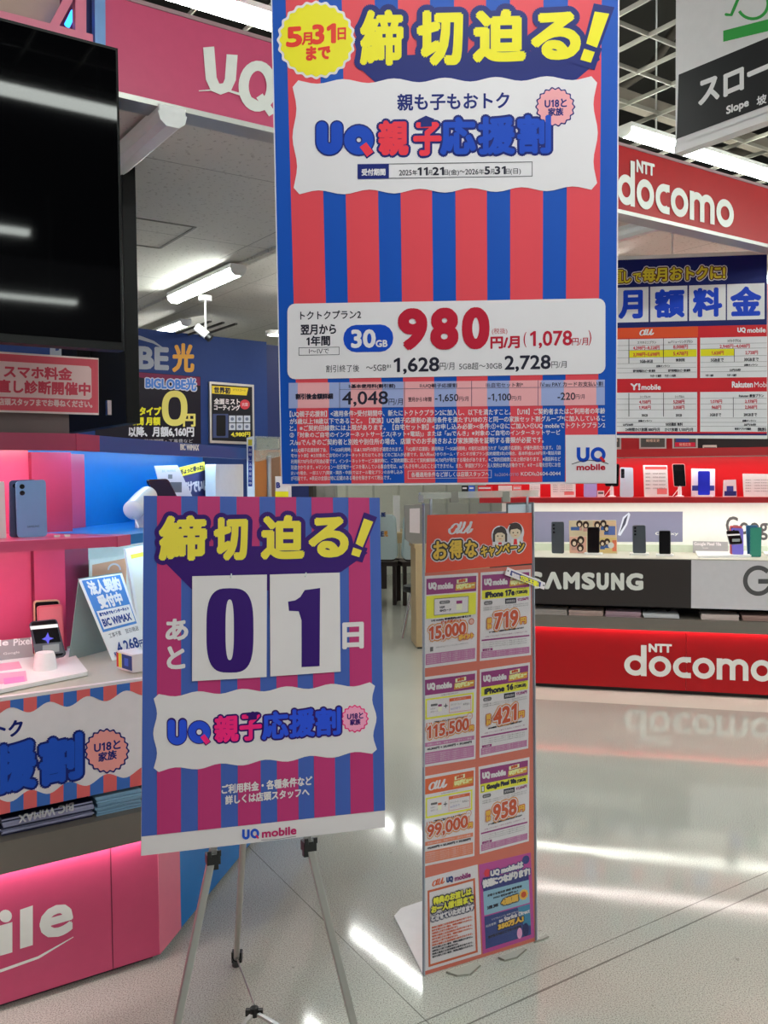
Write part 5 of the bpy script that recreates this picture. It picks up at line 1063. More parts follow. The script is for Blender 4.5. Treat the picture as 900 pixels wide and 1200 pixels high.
# ---------------------------------------------------------------- phones, cards and other goods
scrn = mat('phone_screen', (9, 9, 12), .22, noise=0, spec=.25); stand_w = mat('white_stand', (226, 224, 226), .3, k=1.3)
def corners(f, q, zs=None):
    P = [f.p(*p) for p in q]
    return P
def phone(f, q, label, body, front=True, screen=scrn, lens=2, stand=None, th=.009, group=None, zs=None, cord=False, island=None, base_to=None):
    """q: TL, TR, BR, BL of the phone in the picture, standing on the surface at height zs on face f."""
    P = corners(f, q)
    if zs is not None:                                  # the foot reaches down to the surface it stands on
        zz = zs+(.012 if stand == 'plinth' else .03 if stand == 'post' else 0.0)
        if stand != 'post': P = [P[0], P[1], P[1]+(P[2]-P[1])*((zz-P[1][2])/(P[2]-P[1])[2]), P[0]+(P[3]-P[0])*((zz-P[0][2])/(P[3]-P[0])[2])]
    ux = nrm(P[1]-P[0]); uy = nrm(P[0]-P[3]); n = nrm(np.cross(ux, uy)); n = n if n@(CO-P[0]) > 0 else -n
    W, H = np.linalg.norm(P[1]-P[0]), np.linalg.norm(P[0]-P[3])
    base = (P[2]+P[3])/2
    root = empty('smartphone', base if not stand else A(base[0], base[1], zs))
    m = MB(); m.prism(rquad(P, W*.14), -n*th, body); bo_ = m.build('body', root, bevel=.0012)
    def rect(u0, v0, u1, v1, r, d, mt, nm, lab=None):     # u right, v down, in fractions
        def pt(u, v): return P[0]+(P[1]-P[0])*u+(P[3]-P[0])*v
        m = MB(); m.prism(rquad([pt(u0, v0), pt(u1, v0), pt(u1, v1), pt(u0, v1)], r), n*d, mt); return m.build(nm, bo_, label=lab)
    if front:
        rect(.05, .025, .95, .975, W*.10, .0004, screen, 'screen')
    else:
        if island is not None: rect(*island, W*.06, .0012, mat('camera_island', (30, 32, 44), .25), 'camera_island')
        for k in range(lens):
            c = P[0]+(P[1]-P[0])*.20+(P[3]-P[0])*(.10+.115*k); m = MB(); m.lathe(c, [(0, 0), (W*.085, 0), (W*.085, .0016), (0, .0017)], mat('lens_glass', (14, 15, 20), .1), 16, axis=n); m.build('camera_lens', bo_, smooth=False)
    if stand == 'plinth':
        m = MB(); m.prism(rquad([base-ux*W*.75+n*.03-Z*.012, base+ux*W*.75+n*.03-Z*.012, base+ux*W*.75-n*.05-Z*.012, base-ux*W*.75-n*.05-Z*.012], .01), Z*.0125, stand_w); m.build('plinth', root, bevel=.002)
        m = MB(); m.box(base-ux*W*.3-n*(th+.012)-Z*.002, ux*W*.6, n*.010, Z*H*.4, stand_w); m.build('rest', root)
    elif stand == 'post':
        m = MB(); m.lathe(A(base[0], base[1], zs)-n*.02, [(0, 0), (.028, 0), (.030, .006), (.014, .012), (.010, (base[2]-zs)+H*.3), (0, (base[2]-zs)+H*.31)], stand_w, 20); m.build('holder', root, smooth=True)
    else:
        m = MB(); m.prism([base-ux*W*.3-n*th-Z*.0, base+ux*W*.3-n*th, base+ux*W*.3-n*th+Z*H*.35, base-ux*W*.3-n*th+Z*H*.35], -n*.004, mat('clear_rest', (200, 205, 205), .1, alpha=.4)); m.build('rest', root)
    if cord:
        m = MB(); m.tube([base+Z*.004, base+n*.02-Z*.002, A(base[0], base[1], zs+.003)+n*.03-ux*.05, A(base[0], base[1], zs+.003)-n*.05-ux*.09], .0022, stand_w, 8); m.build('cord', root, smooth=True)
    return tag(root, label, 'phone', group), P, n
def card(f, q, label, mt, zs=None, name='price_card', cat='card', th=.003, lean=None, prop_=True, group=None):
    P = corners(f, q)
    if zs is not None: P = [P[0], P[1], P[1]+(P[2]-P[1])*((zs-P[1][2])/(P[2]-P[1])[2]), P[0]+(P[3]-P[0])*((zs-P[0][2])/(P[3]-P[0])[2])]
    n = f.n
    m = MB(); m.prism(rquad(P, .004), -n*th, mt); o = m.build(name)
    tag(o, label, cat, group)
    if prop_:
        b = (P[2]+P[3])/2; x = nrm(P[1]-P[0]); h = np.linalg.norm(P[0]-P[3])*.6; up_ = nrm(P[0]-P[3])
        m = MB(); m.prism([b-x*.02-n*th, b+x*.02-n*th, b+x*.02-n*th+up_*h, b-x*.02-n*th+up_*h], -n*.003, mat('clear_rest', (200, 205, 205), .1, alpha=.4)); m.build('rest', o)
    return o, Print(f)
def row(prt, x0, x1, y, h, t, mt, b=.1, dl=0): prt.text(t, x0, y, x1, y+dl, h, mt, 1, bold=b)
# upper pink shelf
s1 = LF(.30); silverb = mat('blue_silver_phone', (112, 146, 192), .3, metal=.2, k=1.4); slate = mat('slate_phone', (58, 70, 100), .3, metal=.3)
phone(s1.off(-.02), ((11, 563), (42, 561.5), (42, 627), (11.5, 628.5)), 'dark slate phone half hidden behind the blue silver phone on the pink shelf', slate, False, lens=1, zs=ZS1)
o, P, n = phone(s1, ((18.5, 564), (53.5, 561.8), (55.5, 628), (20.5, 630.5)), 'blue silver phone standing with its back to the aisle on the pink shelf', silverb, False, lens=2, zs=ZS1)
pr = Print(s1); pr.text('SAMSUNG', 32, 618.5, 46, 617.6, 2.2, ink(60, 74, 100), 1); pr.build('lettering', o)
card(s1, ((-28, 566), (5, 564), (7.5, 630), (-28, 633)), 'white price card at the left edge of the pink shelf', whitep, ZS1)
for x in (64, 76):
    p = LF(.24).p(x, 628); m = MB(); m.box(A(p[0], p[1], ZS1), U*.016, V*.012, Z*.006, stand_w); tag(m.build('sensor_block', bevel=.0015), 'small white anti-theft block on the pink shelf, %s' % ('nearer the phone' if x == 64 else 'nearer the shelf corner'), 'sensor')
# pink worktop
tq = [onz(*p, ZC) for p in ((-60, 782), (82, 763.5), (103.5, 791.5), (-60, 825))]
tr = empty('display_tray', (tq[0]+tq[2])/2)
m = MB(); m.prism(rquad([p+Z*.012 for p in tq], .015), -Z*.012, mat('white_tray', (224, 216, 220), .3, k=1.3)); m.build('tray', tr, bevel=.003)
pkp = ink(232, 150, 176)
def tray_poly(pts, mt, d):
    m = MB(); m.prism([onz(*p, ZC+.0122+d) for p in pts], -Z*.0002, mt); return m
tray_poly([(-20, 780), (22, 775), (26, 783), (-20, 789)], pkp, 0).build('tray_print', tr); tray_poly([(-20, 791), (30, 786), (32, 798), (-20, 804)], pkp, 0).build('tray_print', tr); tray_poly([(4, 795), (28, 792), (29.5, 798.5), (5, 802)], ink(196, 120, 176), .0003).build('tray_print', tr)
tag(tr, 'white product tray with pink prints lying on the grey pink counter top', 'tray')
lbf = LF(.475)
o, pr = card(lbf, ((-60, 757), (37, 747), (39, 768), (-60, 781)), 'grey product name card standing at the back of the white tray', mat('grey_label', (142, 140, 142), .4), ZC+.012, 'name_card', th=.006, prop_=False)
pr.text('Google', -38, 763.5, 9.5, 758, 9, stand_w, 1, bold=.3); pr.text('Pixel', 16, 756.8, 37, 754.5, 7.8, stand_w, 1, bold=.3); pr.text('Google', 4, 768.3, 23, 766.2, 3.6, stand_w, 1); pr.build('lettering', o)
gf = LF(.455)
gold_p = mat('gold_phone', (206, 176, 140), .3, metal=.3); pinkscr = mat('pink_wallpaper', (206, 110, 120), .2); red_ph = mat('rose_phone', (190, 80, 96), .3)
phone(gf.off(-.022), ((39.5, 704), (70, 702.5), (72, 766), (41, 768)), 'gold framed phone rearmost of the three on the white tray', gold_p, True, screen=scrn, zs=ZC)
phone(gf, ((43.5, 710.5), (73.5, 708), (75.5, 768), (46, 770)), 'rose phone with pink wallpaper behind the tilted phone on the tray', red_ph, True, screen=pinkscr, zs=ZC)
tf2 = Face(onz(54, 783, ZC+.012), nrm(-V*.75+Z*.45+U*.1))
o, P, n = phone(tf2, ((34.4, 728.5), (66.4, 725), (78, 768.5), (44, 773)), 'dark phone tilted on a white round stand on the white tray', mat('graphite_phone', (40, 42, 54), .3), True)
pr = Print(tf2, base=2); pr.poly([(35, 734), (67.5, 731), (68.3, 735), (36, 738)], ink(206, 214, 220), 0); pr.poly([(38.5, 755), (71.5, 752), (75, 765), (42, 769)], ink(74, 78, 84), 0)
pr.poly([(56, 741), (58, 746.5), (63, 748), (58, 750), (56.5, 755), (54, 750.5), (49, 749), (53.5, 746.5)], ink(90, 90, 210), 1); pr.build('wallpaper', o)
cs = onz(53, 784, ZC+.012)
m = MB(); m.lathe(cs, [(0, 0), (.034, 0), (.035, .004), (.030, .040), (.026, .052), (0, .053)], stand_w, 28); m.build('round_stand', o, smooth=True)
# A-frame leaflet board
e1_ = onz(132, 775, ZC); e2_ = onz(174, 763, ZC); ax_ = nrm(e2_-e1_); an = nrm(A(ax_[1], -ax_[0], 0)); tlp = None
lo_ = 99; bestd = None
for d in np.linspace(2.2, 4.0, 400):                       # the upper edge lies on the leaning plane
    p = CO+ray(92, 678)*d; q = CO+ray(142.4, 670.4)*d
    e = abs(np.linalg.norm(p-e1_)-.235)
    if e < lo_: lo_, bestd = e, d
p92 = CO+ray(92, 678)*bestd
an = nrm(np.cross(ax_, p92-e1_)); an = an if an@(CO-e1_) > 0 else -an
af = Face(e1_, an); AQ_ = ((92, 678), (142.4, 670.4), (173, 760.5), (132.3, 774.5))
afr = empty('tent_board', (e1_+e2_)/2); SBL = ink(72, 126, 190); SWH = ink(216, 220, 226); DBL = ink(36, 64, 130)
P = [af.p(*q) for q in AQ_]; dz = ZC-min(p[2] for p in P)
m = MB(); m.prism(P, -an*.003, SWH); m.build('front_board', afr)
bk2 = (P[0]+P[3])*.5
hb = A(P[0][0], P[0][1], 0)+nrm(A(-an[0], -an[1], 0))*.09; 
m = MB(); m.prism([P[0], P[1], A(P[1][0], P[1][1], ZC)-nrm(A(an[0], an[1], 0))*.05, A(P[0][0], P[0][1], ZC)-nrm(A(an[0], an[1], 0))*.05], an*.002, mat('grey_board_back', (132, 150, 150), .4)); m.build('rear_board', afr)
pr = Print(af); mpA = bil(*AQ_); pr2 = Print(af, lambda u, v: mpA(u, v))
pr2.poly([(.05, .03), (.95, .03), (.95, .66), (.05, .66)], SBL, 0); pr2.poly([(.10, .41), (.93, .41), (.93, .63), (.10, .63)], SWH, 1)
pr2.text('法人契約', .14, .21, .88, .21, .155, SWH, 2, bold=.012); pr2.text('受付中', .24, .385, .80, .385, .145, SWH, 2, bold=.012)
pr2.text('家でも外でもインターネット', .14, .475, .88, .475, .04, DBL, 2, bold=.004); pr2.text('BIC WiMAX', .14, .60, .86, .60, .085, DBL, 2, bold=.006); pr2.text('工事不要', .16, .745, .48, .745, .055, INK, 1); pr2.text('翌日発送', .60, .745, .95, .745, .055, INK, 1)
pr2.text('月額', .10, .965, .22, .965, .05, DBL, 1, bold=.003); pr2.text('4,268', .24, .96, .82, .96, .14, DBL, 1, bold=.006); pr2.text('円', .84, .95, .95, .95, .08, DBL, 1, bold=.004); pr2.build('board_print', afr)
tag(afr, 'blue and white tent board leaning on the grey counter top beside the easel sign', 'sign')
bx0 = onz(137, 783, ZC); bb = empty('carton', bx0); d1 = nrm(onz(166, 792, ZC)-bx0); d2 = A(-d1[1], d1[0], 0)
m = MB(); m.box(bx0, d1*.10, d2*.06, Z*.055, whitep); m.build('box', bb, bevel=.001)
cf = Face(bx0, -d2); pr = Print(cf)
def cx(a, z): return bx0+d1*a+Z*z
for a0_, a1_, mt in ((.0, .012, ink(196, 50, 50)), (.013, .032, ink(232, 210, 60)), (.034, .098, ink(40, 60, 120)), (.050, .075, ink(60, 90, 190))):
    m = MB(); zz = (.006, .050) if a0_ != .05 else (.016, .040); m.prism([cx(a0_, zz[0])-d2*(.0005 if a0_ != .05 else .0009), cx(a1_, zz[0])-d2*(.0005 if a0_ != .05 else .0009), cx(a1_, zz[1])-d2*(.0005 if a0_ != .05 else .0009), cx(a0_, zz[1])-d2*(.0005 if a0_ != .05 else .0009)], d2*.0003, mt); m.build('carton_print', bb)
tag(bb, 'small carton with red, yellow and navy print in front of the blue tent board', 'box')
pf2 = BF(.30); o, pr = card(pf2, ((147, 643), (176, 637), (196, 752), (166, 758)), 'white framed leaflet leaning behind the blue tent board', mat('white_frame', (214, 218, 218), .3, k=1.3), ZC, 'framed_leaflet', 'leaflet', th=.008)
pr.poly([(151, 648), (180, 642), (190, 700), (166, 740)], ink(236, 236, 206), 0); pr.poly([(153, 650), (176, 645), (177, 650), (154, 655)], ink(228, 204, 70), 1); pr.build('leaflet_print', o)
pc2 = BF(.455); o, pr = card(pc2, ((105, 655.5), (160, 650), (162, 760), (106, 770)), 'pale card with an orange panel leaning on the ivory back behind the tent board', mat('ivory_card', (214, 220, 204), .4), ZC, 'backdrop_card', 'card', prop_=False)
pr.poly([(108, 662), (148, 654), (148, 690), (108, 692)], ink(214, 160, 124), 0); pr.stroke(arc(134, 668, 7, 180, 360), 2, W2, 1); pr.build('card_print', o)
# leaflets in the slot
def stack(P0, dx, dy, w, d, h, n, mt, label, top=None, text=None, seed=1, zs=None):
    rnd = random.Random(seed); root = empty('leaflet_stack', P0)
    for k in range(n):
        o_ = dx*rnd.uniform(-.004, .004)+dy*rnd.uniform(-.006, .004); m = MB(); m.box(P0+o_+Z*(h*k/n+.0003), dx*w, dy*d, Z*(h/n*.82), mt if (k % 4 or top is None) else top); m.build('leaflet', root)
    if top is not None: m = MB(); m.box(P0+Z*h, dx*w, dy*d, Z*.0012, top); m.build('cover', root)
    tag(root, label, 'leaflets'); return root
nvl = mat('navy_leaflet', (34, 36, 66), .35); pbl = mat('pale_blue_leaflet', (120, 156, 184), .4); 
aq0 = acoord(LF(.02).p(2, 985)); aq1 = acoord(LF(.02).p(110, 958))
st1 = stack(Lf(aq0, .015, ZL1), U, V, aq1-aq0-.004, .22, .045, 10, mat('lavender_paper', (160, 160, 190), .5), 'navy covered stack of leaflets in the slot of the pink counter', nvl, seed=3)
topf = [onz(*p, ZL1+.0465) for p in ((8, 962), (107, 939), (88, 925), (0, 945))]
tfz = Face(topf[0], Z); pr = Print(tfz); pr.text('BIC WiMAX', 86, 940.5, 22, 955.5, -9, ink(214, 214, 226), 0, bold=.5); pr.build('lettering', st1)
aq2 = acoord(LF(.02).p(163, 945))
stack(Lf(aq1+.004, .006, ZL1), U, V, aq2-aq1, .22, .058, 9, pbl, 'pale blue stack of leaflets next to the navy covered stack', seed=5)
stack(Lf(aq0-.34, .015, ZL1), U, V, .32, .22, .03, 8, whitep, 'white stack of leaflets at the left end of the slot', seed=9)
# blue shelf goods
r3 = BF(.28); glw = mat('glossy_white', (222, 230, 238), .15, k=1.3)
# tilted white router tube
tc0 = r3.p(156, 598); tc1 = r3.off(-.02).p(178, 576); rt_ = empty('router', A(*tc0[:2], ZS1)); dd = nrm(tc1-tc0)
m = MB(); m.tube([tc0-dd*.012, tc0-dd*.006, tc0, tc0+dd*.10, tc0+dd*.16], [.018, .030, .036, .038, .036], glw, 24); m.build('body', rt_, smooth=True)
m = MB(); m.tube([tc0-dd*.01-Z*.02, A(*tc0[:2], ZS1+.03)+U2*.0-V2*.01, A(*tc0[:2], ZS1+.004)-V2*.03-U2*.02], .0035, glw, 8); m.build('cable', rt_, smooth=True)
m = MB(); c = tc0+dd*.09; m.box(A(c[0]-.02, c[1]-.02, ZS1), (.04, 0, 0), (0, .04, 0), Z*(c[2]-ZS1-.028), glw); m.build('cradle', rt_, bevel=.003)
tag(rt_, 'white tubular router tilted on the blue shelf left of the countdown sign top', 'router')
bk4 = BF(.40); o, pr = card(bk4, ((181, 546), (208, 545), (226, 583), (192, 585)), 'white leaning card with a grey square print on the blue shelf', whitep, ZS1, th=.003)
pr.text('BIC WiMAX', 190, 553.5, 206, 552.8, 2.6, ink(140, 170, 200), 0); pr.rect(199, 565, 213, 577, ink(96, 98, 104), 0); pr.rect(197, 556, 202, 561, ink(120, 120, 124), 0); pr.build('card_print', o)
pf5 = BF(.33); phone(pf5, ((172.5, 562), (197, 561), (208, 583), (185, 585)), 'dark blue mobile router leaning against the white card on the blue shelf', mat('navy_phone', (24, 28, 46), .25), True, screen=mat('navy_screen', (16, 20, 52), .45, spec=.2), zs=ZS1)
m = MB(); cR = bk4.off(-.01).p(176, 565); ring_ = [cR+(U2*math.cos(t)*.055+Z*math.sin(t)*.05) for t in np.linspace(0, 2*math.pi, 29)]
ring_ = [p+Z*(ZS1+.055-cR[2]) for p in ring_]; m.tube(ring_, .004, glw, 8, caps=False); tag(m.build('cable_loop', smooth=True), 'white charging cable looped behind the dark mobile router on the blue shelf', 'cable')
bn = BF(.43); o, pr = card(bn, ((207, 556), (251, 546), (262, 584), (214, 586)), 'navy banner card with white lettering on the blue shelf', mat('navy_banner', (40, 42, 96), .4), ZS1, 'banner_card', 'card')
pr.text('だけでいいの!?', 214, 579, 253, 573, 13, W2, 1, bold=.6); pr.build('lettering', o)
by_ = bn.off(.004); m = MB(); m.prism([by_.p(*q) for q in ((209, 548), (239.5, 541), (240.5, 551), (212, 558.5))], -by_.n*.001, ink(226, 196, 60)); o2 = m.build('yellow_strip', o); pr = Print(by_); pr.text('ちょっと待った!', 212, 556, 238, 550, 6, INK, 1, bold=.3); pr.build('lettering', o)
wr_ = BF(.36); q0_ = [wr_.p(252.5, 585), wr_.p(285, 585), wr_.p(285, 544), wr_.p(252.5, 544)]; q0_ = [A(p[0], p[1], ZS1 if i < 2 else p[2]) for i, p in enumerate(q0_)]
m = MB(); m.prism(rquad(q0_, .008), V2*.05, glw); wro = m.build('router', bevel=.005); tag(wro, 'upright white box router at the right end of the blue shelf', 'router')
m = MB(); m.prism([(q0_[0]+q0_[1])/2-U2*.012-V2*.001+Z*.02, (q0_[0]+q0_[1])/2+U2*.012-V2*.001+Z*.02, (q0_[0]+q0_[1])/2+U2*.012-V2*.001+Z*.026, (q0_[0]+q0_[1])/2-U2*.012-V2*.001+Z*.026], -V2*.0006, ink(150, 160, 170)); m.build('indicator', wro)
# ---------------------------------------------------------------- bay with the blue wall
pr = Print(WF, base=6)
wsil = ink(150, 156, 170); org = ink(206, 150, 60)
root = empty('wall_lettering', WF.p(195, 440))
m = Print(WF, base=6); 
for t, x0, y0, x1, y1, h, mt, b in (('BE', 162.5, 431, 196.5, 432.5, 24, wsil, 1.6), ('光', 203, 435, 226.5, 435, 31.5, org, 1.3), ('BIGLO', 60, 426, 159, 430.5, 24, wsil, 1.6)): m.text(t, x0, y0, x1, y1, h, mt, 0, bold=b)
m.stroke([(140, 390), (165, 396), (180, 401), (193, 409)], [4, 4.5, 3, .6], wsil, 0); m.mb.build('lettering', root)
tag(root, 'silver and orange lettering with a swoosh on the blue wall', 'lettering')
def wall_poster(q, label, name, frame_mt, t=.02, cat='poster'):
    r = empty(name, (WF.p(*q[2])+WF.p(*q[3]))/2); m = MB(); m.prism([WF.p(*p, t) for p in q], -WF.n*t, frame_mt); m.build('panel', r); tag(r, label, cat); return r, Print(WF.off(t), base=2)
r, p_ = wall_poster(((112, 432), (235, 441.5), (235.5, 520), (112, 520)), 'black and purple wall poster with golden zero and yen price', 'wall_poster', ink(20, 14, 30), .006)
p_.poly([(112, 432.5), (234.5, 441.8), (234.5, 452), (200, 448), (150, 440)], ink(112, 30, 70), 0)
p_.text('BIGLOBE光', 171, 455, 229.5, 457.5, 13.5, ink(70, 120, 200), 2, bold=.6, outline=((1.2, ink(190, 190, 210), 1),))
gd = ink(226, 204, 110)
p_.stroke([(189.4+15.3+11.2*math.copysign(abs(math.cos(t))**.8, math.cos(t)), 478.5+17*math.copysign(abs(math.sin(t))**.8, math.sin(t))) for t in np.linspace(0, 2*math.pi, 36, False)], 7.5, gd, 2, closed=True)
p_.text('円', 215, 499.5, 228.5, 499.5, 14, gd, 2, bold=.7); p_.text('ギガタイプ', 146, 486.5, 188.5, 486.5, 9.5, ink(226, 210, 40), 2, bold=.6); p_.text('1か月間 月額', 140, 498, 187.5, 498, 9, ink(226, 210, 40), 2, bold=.5); p_.text('以降、月額6,160円', 151, 511.8, 227, 511.8, 11.5, ink(206, 206, 216), 2, bold=.5); p_.text('月額費用・契約期間・工事費など', 140, 519, 226, 519, 4.5, ink(180, 180, 190), 2)
p_.build('poster_print', r)
r, p_ = wall_poster(((245.6, 447), (297.5, 451), (298.5, 521), (246, 519)), 'silver framed wall poster with yellow heading and small dark phone picture', 'framed_poster', alu, .02)
p_.poly([(248, 450), (295.5, 453.5), (296, 518), (248.3, 516)], ink(24, 24, 32), 0); p_.poly([(248.3, 452), (291, 454.7), (289, 463.5), (248.3, 461)], ink(220, 190, 50), 1)
p_.text('世界初', 251, 460.3, 269.5, 461.3, 6.8, INK, 2, bold=.4); p_.text('ガラスコート', 273, 458, 288, 459, 2.6, INK, 2); p_.text('全面ミスト', 251, 473.5, 281, 474, 6.5, W2, 1, bold=.3); p_.text('コーティング', 251, 480.5, 281, 481, 6.2, W2, 1, bold=.3); p_.circ(287, 474, 5.8, ink(190, 60, 70), 1, n=20); p_.text('抗菌', 283.5, 476, 290.5, 476, 4, W2, 2)
p_.rect(249.5, 485, 267.5, 513, ink(60, 70, 110), 1); p_.rect(253.5, 486.5, 264.5, 511, ink(14, 14, 18), 2, r=1.5)
for i in range(3):
    for j in range(2): p_.rect(268.5+i*8.6, 487+j*9, 276+i*8.6, 495+j*9, ink(176, 182, 196), 1); p_.circ(272.2+i*8.6, 491+j*9, 2, ink(100, 106, 130), 2, n=12)
p_.text('4,980円', 271, 512, 293, 512, 5.6, ink(226, 204, 60), 1, bold=.3); p_.build('poster_print', r)
# spotlight, downlight
sf_ = Face(A(0, 5.6, 0), A(0, -1, 0)); s0 = sf_.p(230, 383); s1_ = sf_.p(246, 396); sl = empty('spotlight', sf_.p(241, 384)); dd = nrm(s1_-s0)
m = MB(); m.tube([s0, s0+dd*.085], .026, white, 20); m.build('lamp_head', sl, smooth=True)
m = MB(); m.tube([s0+dd*.085, s0+dd*.115], .025, black, 20); m.build('lens_hood', sl, smooth=True)
tp_ = sf_.p(241, 384); m = MB(); m.tube([tp_-Z*.01, A(tp_[0], tp_[1], ZB+.02)], .006, white, 8); m.build('stem', sl)
m = MB(); m.lathe(A(tp_[0], tp_[1], ZB-.015), [(0, 0), (.04, 0), (.04, .03), (0, .03)], white, 20); m.build('ceiling_plate', sl); tag(sl, 'white spotlight with black hood on the bay ceiling before the blue wall', 'spotlight')
dl = onz(320.6, 392, ZB); dr_ = empty('downlight', dl); m = MB(); m.lathe(dl-Z*.004, [(.05, 0), (.062, 0), (.062, .03), (.05, .03)], white, 24); m.build('trim_ring', dr_)
m = MB(); m.lathe(dl-Z*.008, [(0, 0), (.045, .002), (.05, .02), (0, .02)], mat('downlight_glow', (255, 252, 235), emit=14, noise=0), 24); m.build('lamp', dr_); tag(dr_, 'small round lit downlight at the end of the blue wall ceiling', 'downlight')
# ceiling hatch and vent
h0 = onz(178, 258, ZB+.015); hz = empty('ceiling_hatch', h0)
for a, b in ((0, 0), (0, .44)):
    m = MB(); m.bar(h0-U*.25+V*b, h0+U*.2+V*b, .012, .006, mat('hatch_line', (110, 106, 98), .6)); m.build('frame', hz)
for a in (-.25, .2):
    m = MB(); m.bar(h0+U*a, h0+U*a+V*.44, .012, .006, mat('hatch_line', (110, 106, 98), .6)); m.build('frame', hz)
tag(hz, 'square access hatch outlined on the bay ceiling below the pink fascia', 'hatch')
v0 = onz(262, 378, ZB+.012); m = MB()
for k in range(3): m.bar(v0+U*(.10*k-.1), v0+U*(.10*k-.1)+V*1.5, .018, .012, mat('vent_slot', (60, 58, 52), .7))
tag(m.build('ceiling_vent'), 'dark slotted air vent on the bay ceiling near the blue wall', 'vent')
# acrylic leaflet holder, strip, small cards in the gap
hf_ = Face(A(0, 4.4, 0), A(0, -1, 0))
hq_ = [hf_.p(*p) for p in ((289, 513), (297.5, 511), (297.5, 600), (289, 600))]
sp1 = empty('banner_stand', A(hq_[3][0], 4.4, 0)); m = MB(); m.prism([A(p[0], p[1], p[2] if i < 2 else 0.0) for i, p in enumerate(hq_)], A(0, .012, 0), glw); m.build('panel', sp1)
pr = Print(hf_, base=3); pr.rect(290.8, 523, 295.5, 570, ink(40, 50, 120), 0)
for i, c in enumerate('お申し込み受付中'): pr.text(c, 291.6, 529+i*5.6, 294.8, 529+i*5.6, 3.6, W2, 1)
pr.rect(290.8, 515, 295.5, 522, ink(196, 180, 60), 0); pr.build('lettering', sp1)
m = MB(); m.box(A(hq_[3][0]-.05, 4.35, 0), (.14, 0, 0), (0, .14, 0), Z*.02, black); m.build('base', sp1); tag(sp1, 'slim white vertical banner stand at the end of the blue shelf counter', 'banner stand')
hl = empty('leaflet_holder', A(float(hf_.p(312, 600)[0]), 4.7, 0)); g_ = Face(A(0, 4.7, 0), A(0, -1, 0))
m = MB(); m.prism([g_.p(*p) for p in ((299, 511), (327, 512), (327, 534), (299, 541))], A(0, .09, 0), mat('clear_holder', (190, 196, 186), .1, alpha=.35)); m.build('pocket', hl)
m = MB(); m.prism([g_.p(*p, -.03) for p in ((301, 513), (326, 514), (326, 525), (301, 528))], A(0, .05, 0), mat('grey_leaflets', (150, 146, 134), .5)); m.build('contents', hl)
x_ = g_.p(313, 545); m = MB(); m.tube([A(x_[0], 4.78, .012), A(x_[0], 4.78, x_[2]+.05)], .012, alu, 12); m.build('post', hl)
m = MB(); m.lathe(A(x_[0], 4.78, 0), [(0, 0), (.13, 0), (.13, .012), (0, .014)], alu, 24); m.build('base', hl); tag(hl, 'clear leaflet holder on a post between the blue counter and the poster', 'leaflet holder')
b3 = gap(322.5, 338, 558, 575.5, 6.4, whitep, 'leaflet_box', 'white box with a blue letter and yellow band seen under the poster corner', 'box', .2)
pr = Print(Face(A(0, 6.4, 0), A(0, -1, 0)), base=3); pr.text('B', 324, 571.5, 328, 571.5, 6, ink(40, 50, 120), 1, bold=.5); pr.rect(322.6, 576, 338, 590, ink(230, 208, 40), 0); pr.build('lettering', b3)
b4 = gap(337, 367, 569, 600, 8.8, mat('dark_cabinet', (52, 46, 40), .5), 'office_cabinet', 'dark office cabinet seen in the gap under the poster', 'cabinet', .4)
b5 = gap(368, 393, 569, 600, 9.2, mat('grey_cabinet', (150, 150, 144), .5), 'office_cabinet', 'grey office cabinet seen in the gap under the poster right of the dark one', 'cabinet', .4)
for b_, x0, x1, dep_ in ((b4, 337, 367, 8.8), (b5, 368, 393, 9.2)):
    fc = Face(A(0, dep_, 0), A(0, -1, 0))
    for u0, u1 in ((.06, .48), (.52, .94)):
        a = fc.p(x0+(x1-x0)*u0, 575); b = fc.p(x0+(x1-x0)*u1, 575); m = MB(); m.box(A(a[0], dep_-.012, .06), A(b[0]-a[0], 0, 0), A(0, .012, 0), Z*(a[2]-.02), b_.data.materials[0]); m.build('door', b_, bevel=.003)

# ---------------------------------------------------------------- goods on the red counter
u1 = DF(.44); lav = mat('lavender_phone', (150, 150, 206), .25, k=1.4); icb = mat('ice_blue_phone', (176, 194, 222), .2, k=1.35); pgold = mat('rose_gold_frame', (206, 160, 160), .3, metal=.3)
grt = mat('green_ink_page', (222, 222, 214), .4, k=1.3)
def dcard(q, label, z=RS1, fr=None, red=True, name='price_card'):
    o, pr = card(fr or u1, q, label, grt, z, name); dzpx = 0
    x0, y0 = q[0]; x1, y1 = q[2]; w_ = x1-x0; h_ = y1-y0
    if red: pr.rect(x0+w_*.08, y0+h_*.05, x1-w_*.08, y0+h_*.14, ink(214, 90, 90), 0); pr.rect(x0+w_*.55, y0+h_*.76, x1-w_*.06, y0+h_*.95, ink(214, 120, 120), 0)
    for k in range(5 if h_ > 14 else 2): pr.text('機種名 一括価格 実質負担', x0+w_*.10, y0+h_*(.30+.12*k), x1-w_*.12, y0+h_*(.30+.12*k), h_*.045, GRY, 1)
    pr.build('card_print', o); return o
dcard(((645, 560), (674.5, 561), (674.5, 581), (645.5, 581)), 'white price card peeking out below the poster corner on the red shelf')
phone(u1, ((684, 548), (699.5, 548), (699.5, 580.5), (684, 580.5)), 'lavender phone half hidden by the hanging poster on the red shelf', lav, False, zs=RS1)
phone(u1, ((710, 543), (726, 543.5), (725, 570), (709, 570)), 'black phone mostly hidden behind the poster corner on the red shelf', black, True, stand='post', zs=RS1, cord=True)
phone(u1, ((726.5, 547.5), (742, 548), (742.5, 581), (726.5, 581)), 'ice blue phone standing right of the poster corner on the red shelf', icb, False, lens=2, zs=RS1, island=(.08, .05, .34, .36))
dcard(((753.5, 545), (782, 545.2), (783.5, 581), (755, 581)), 'white price card between the ice blue phone and the tilted black phone')
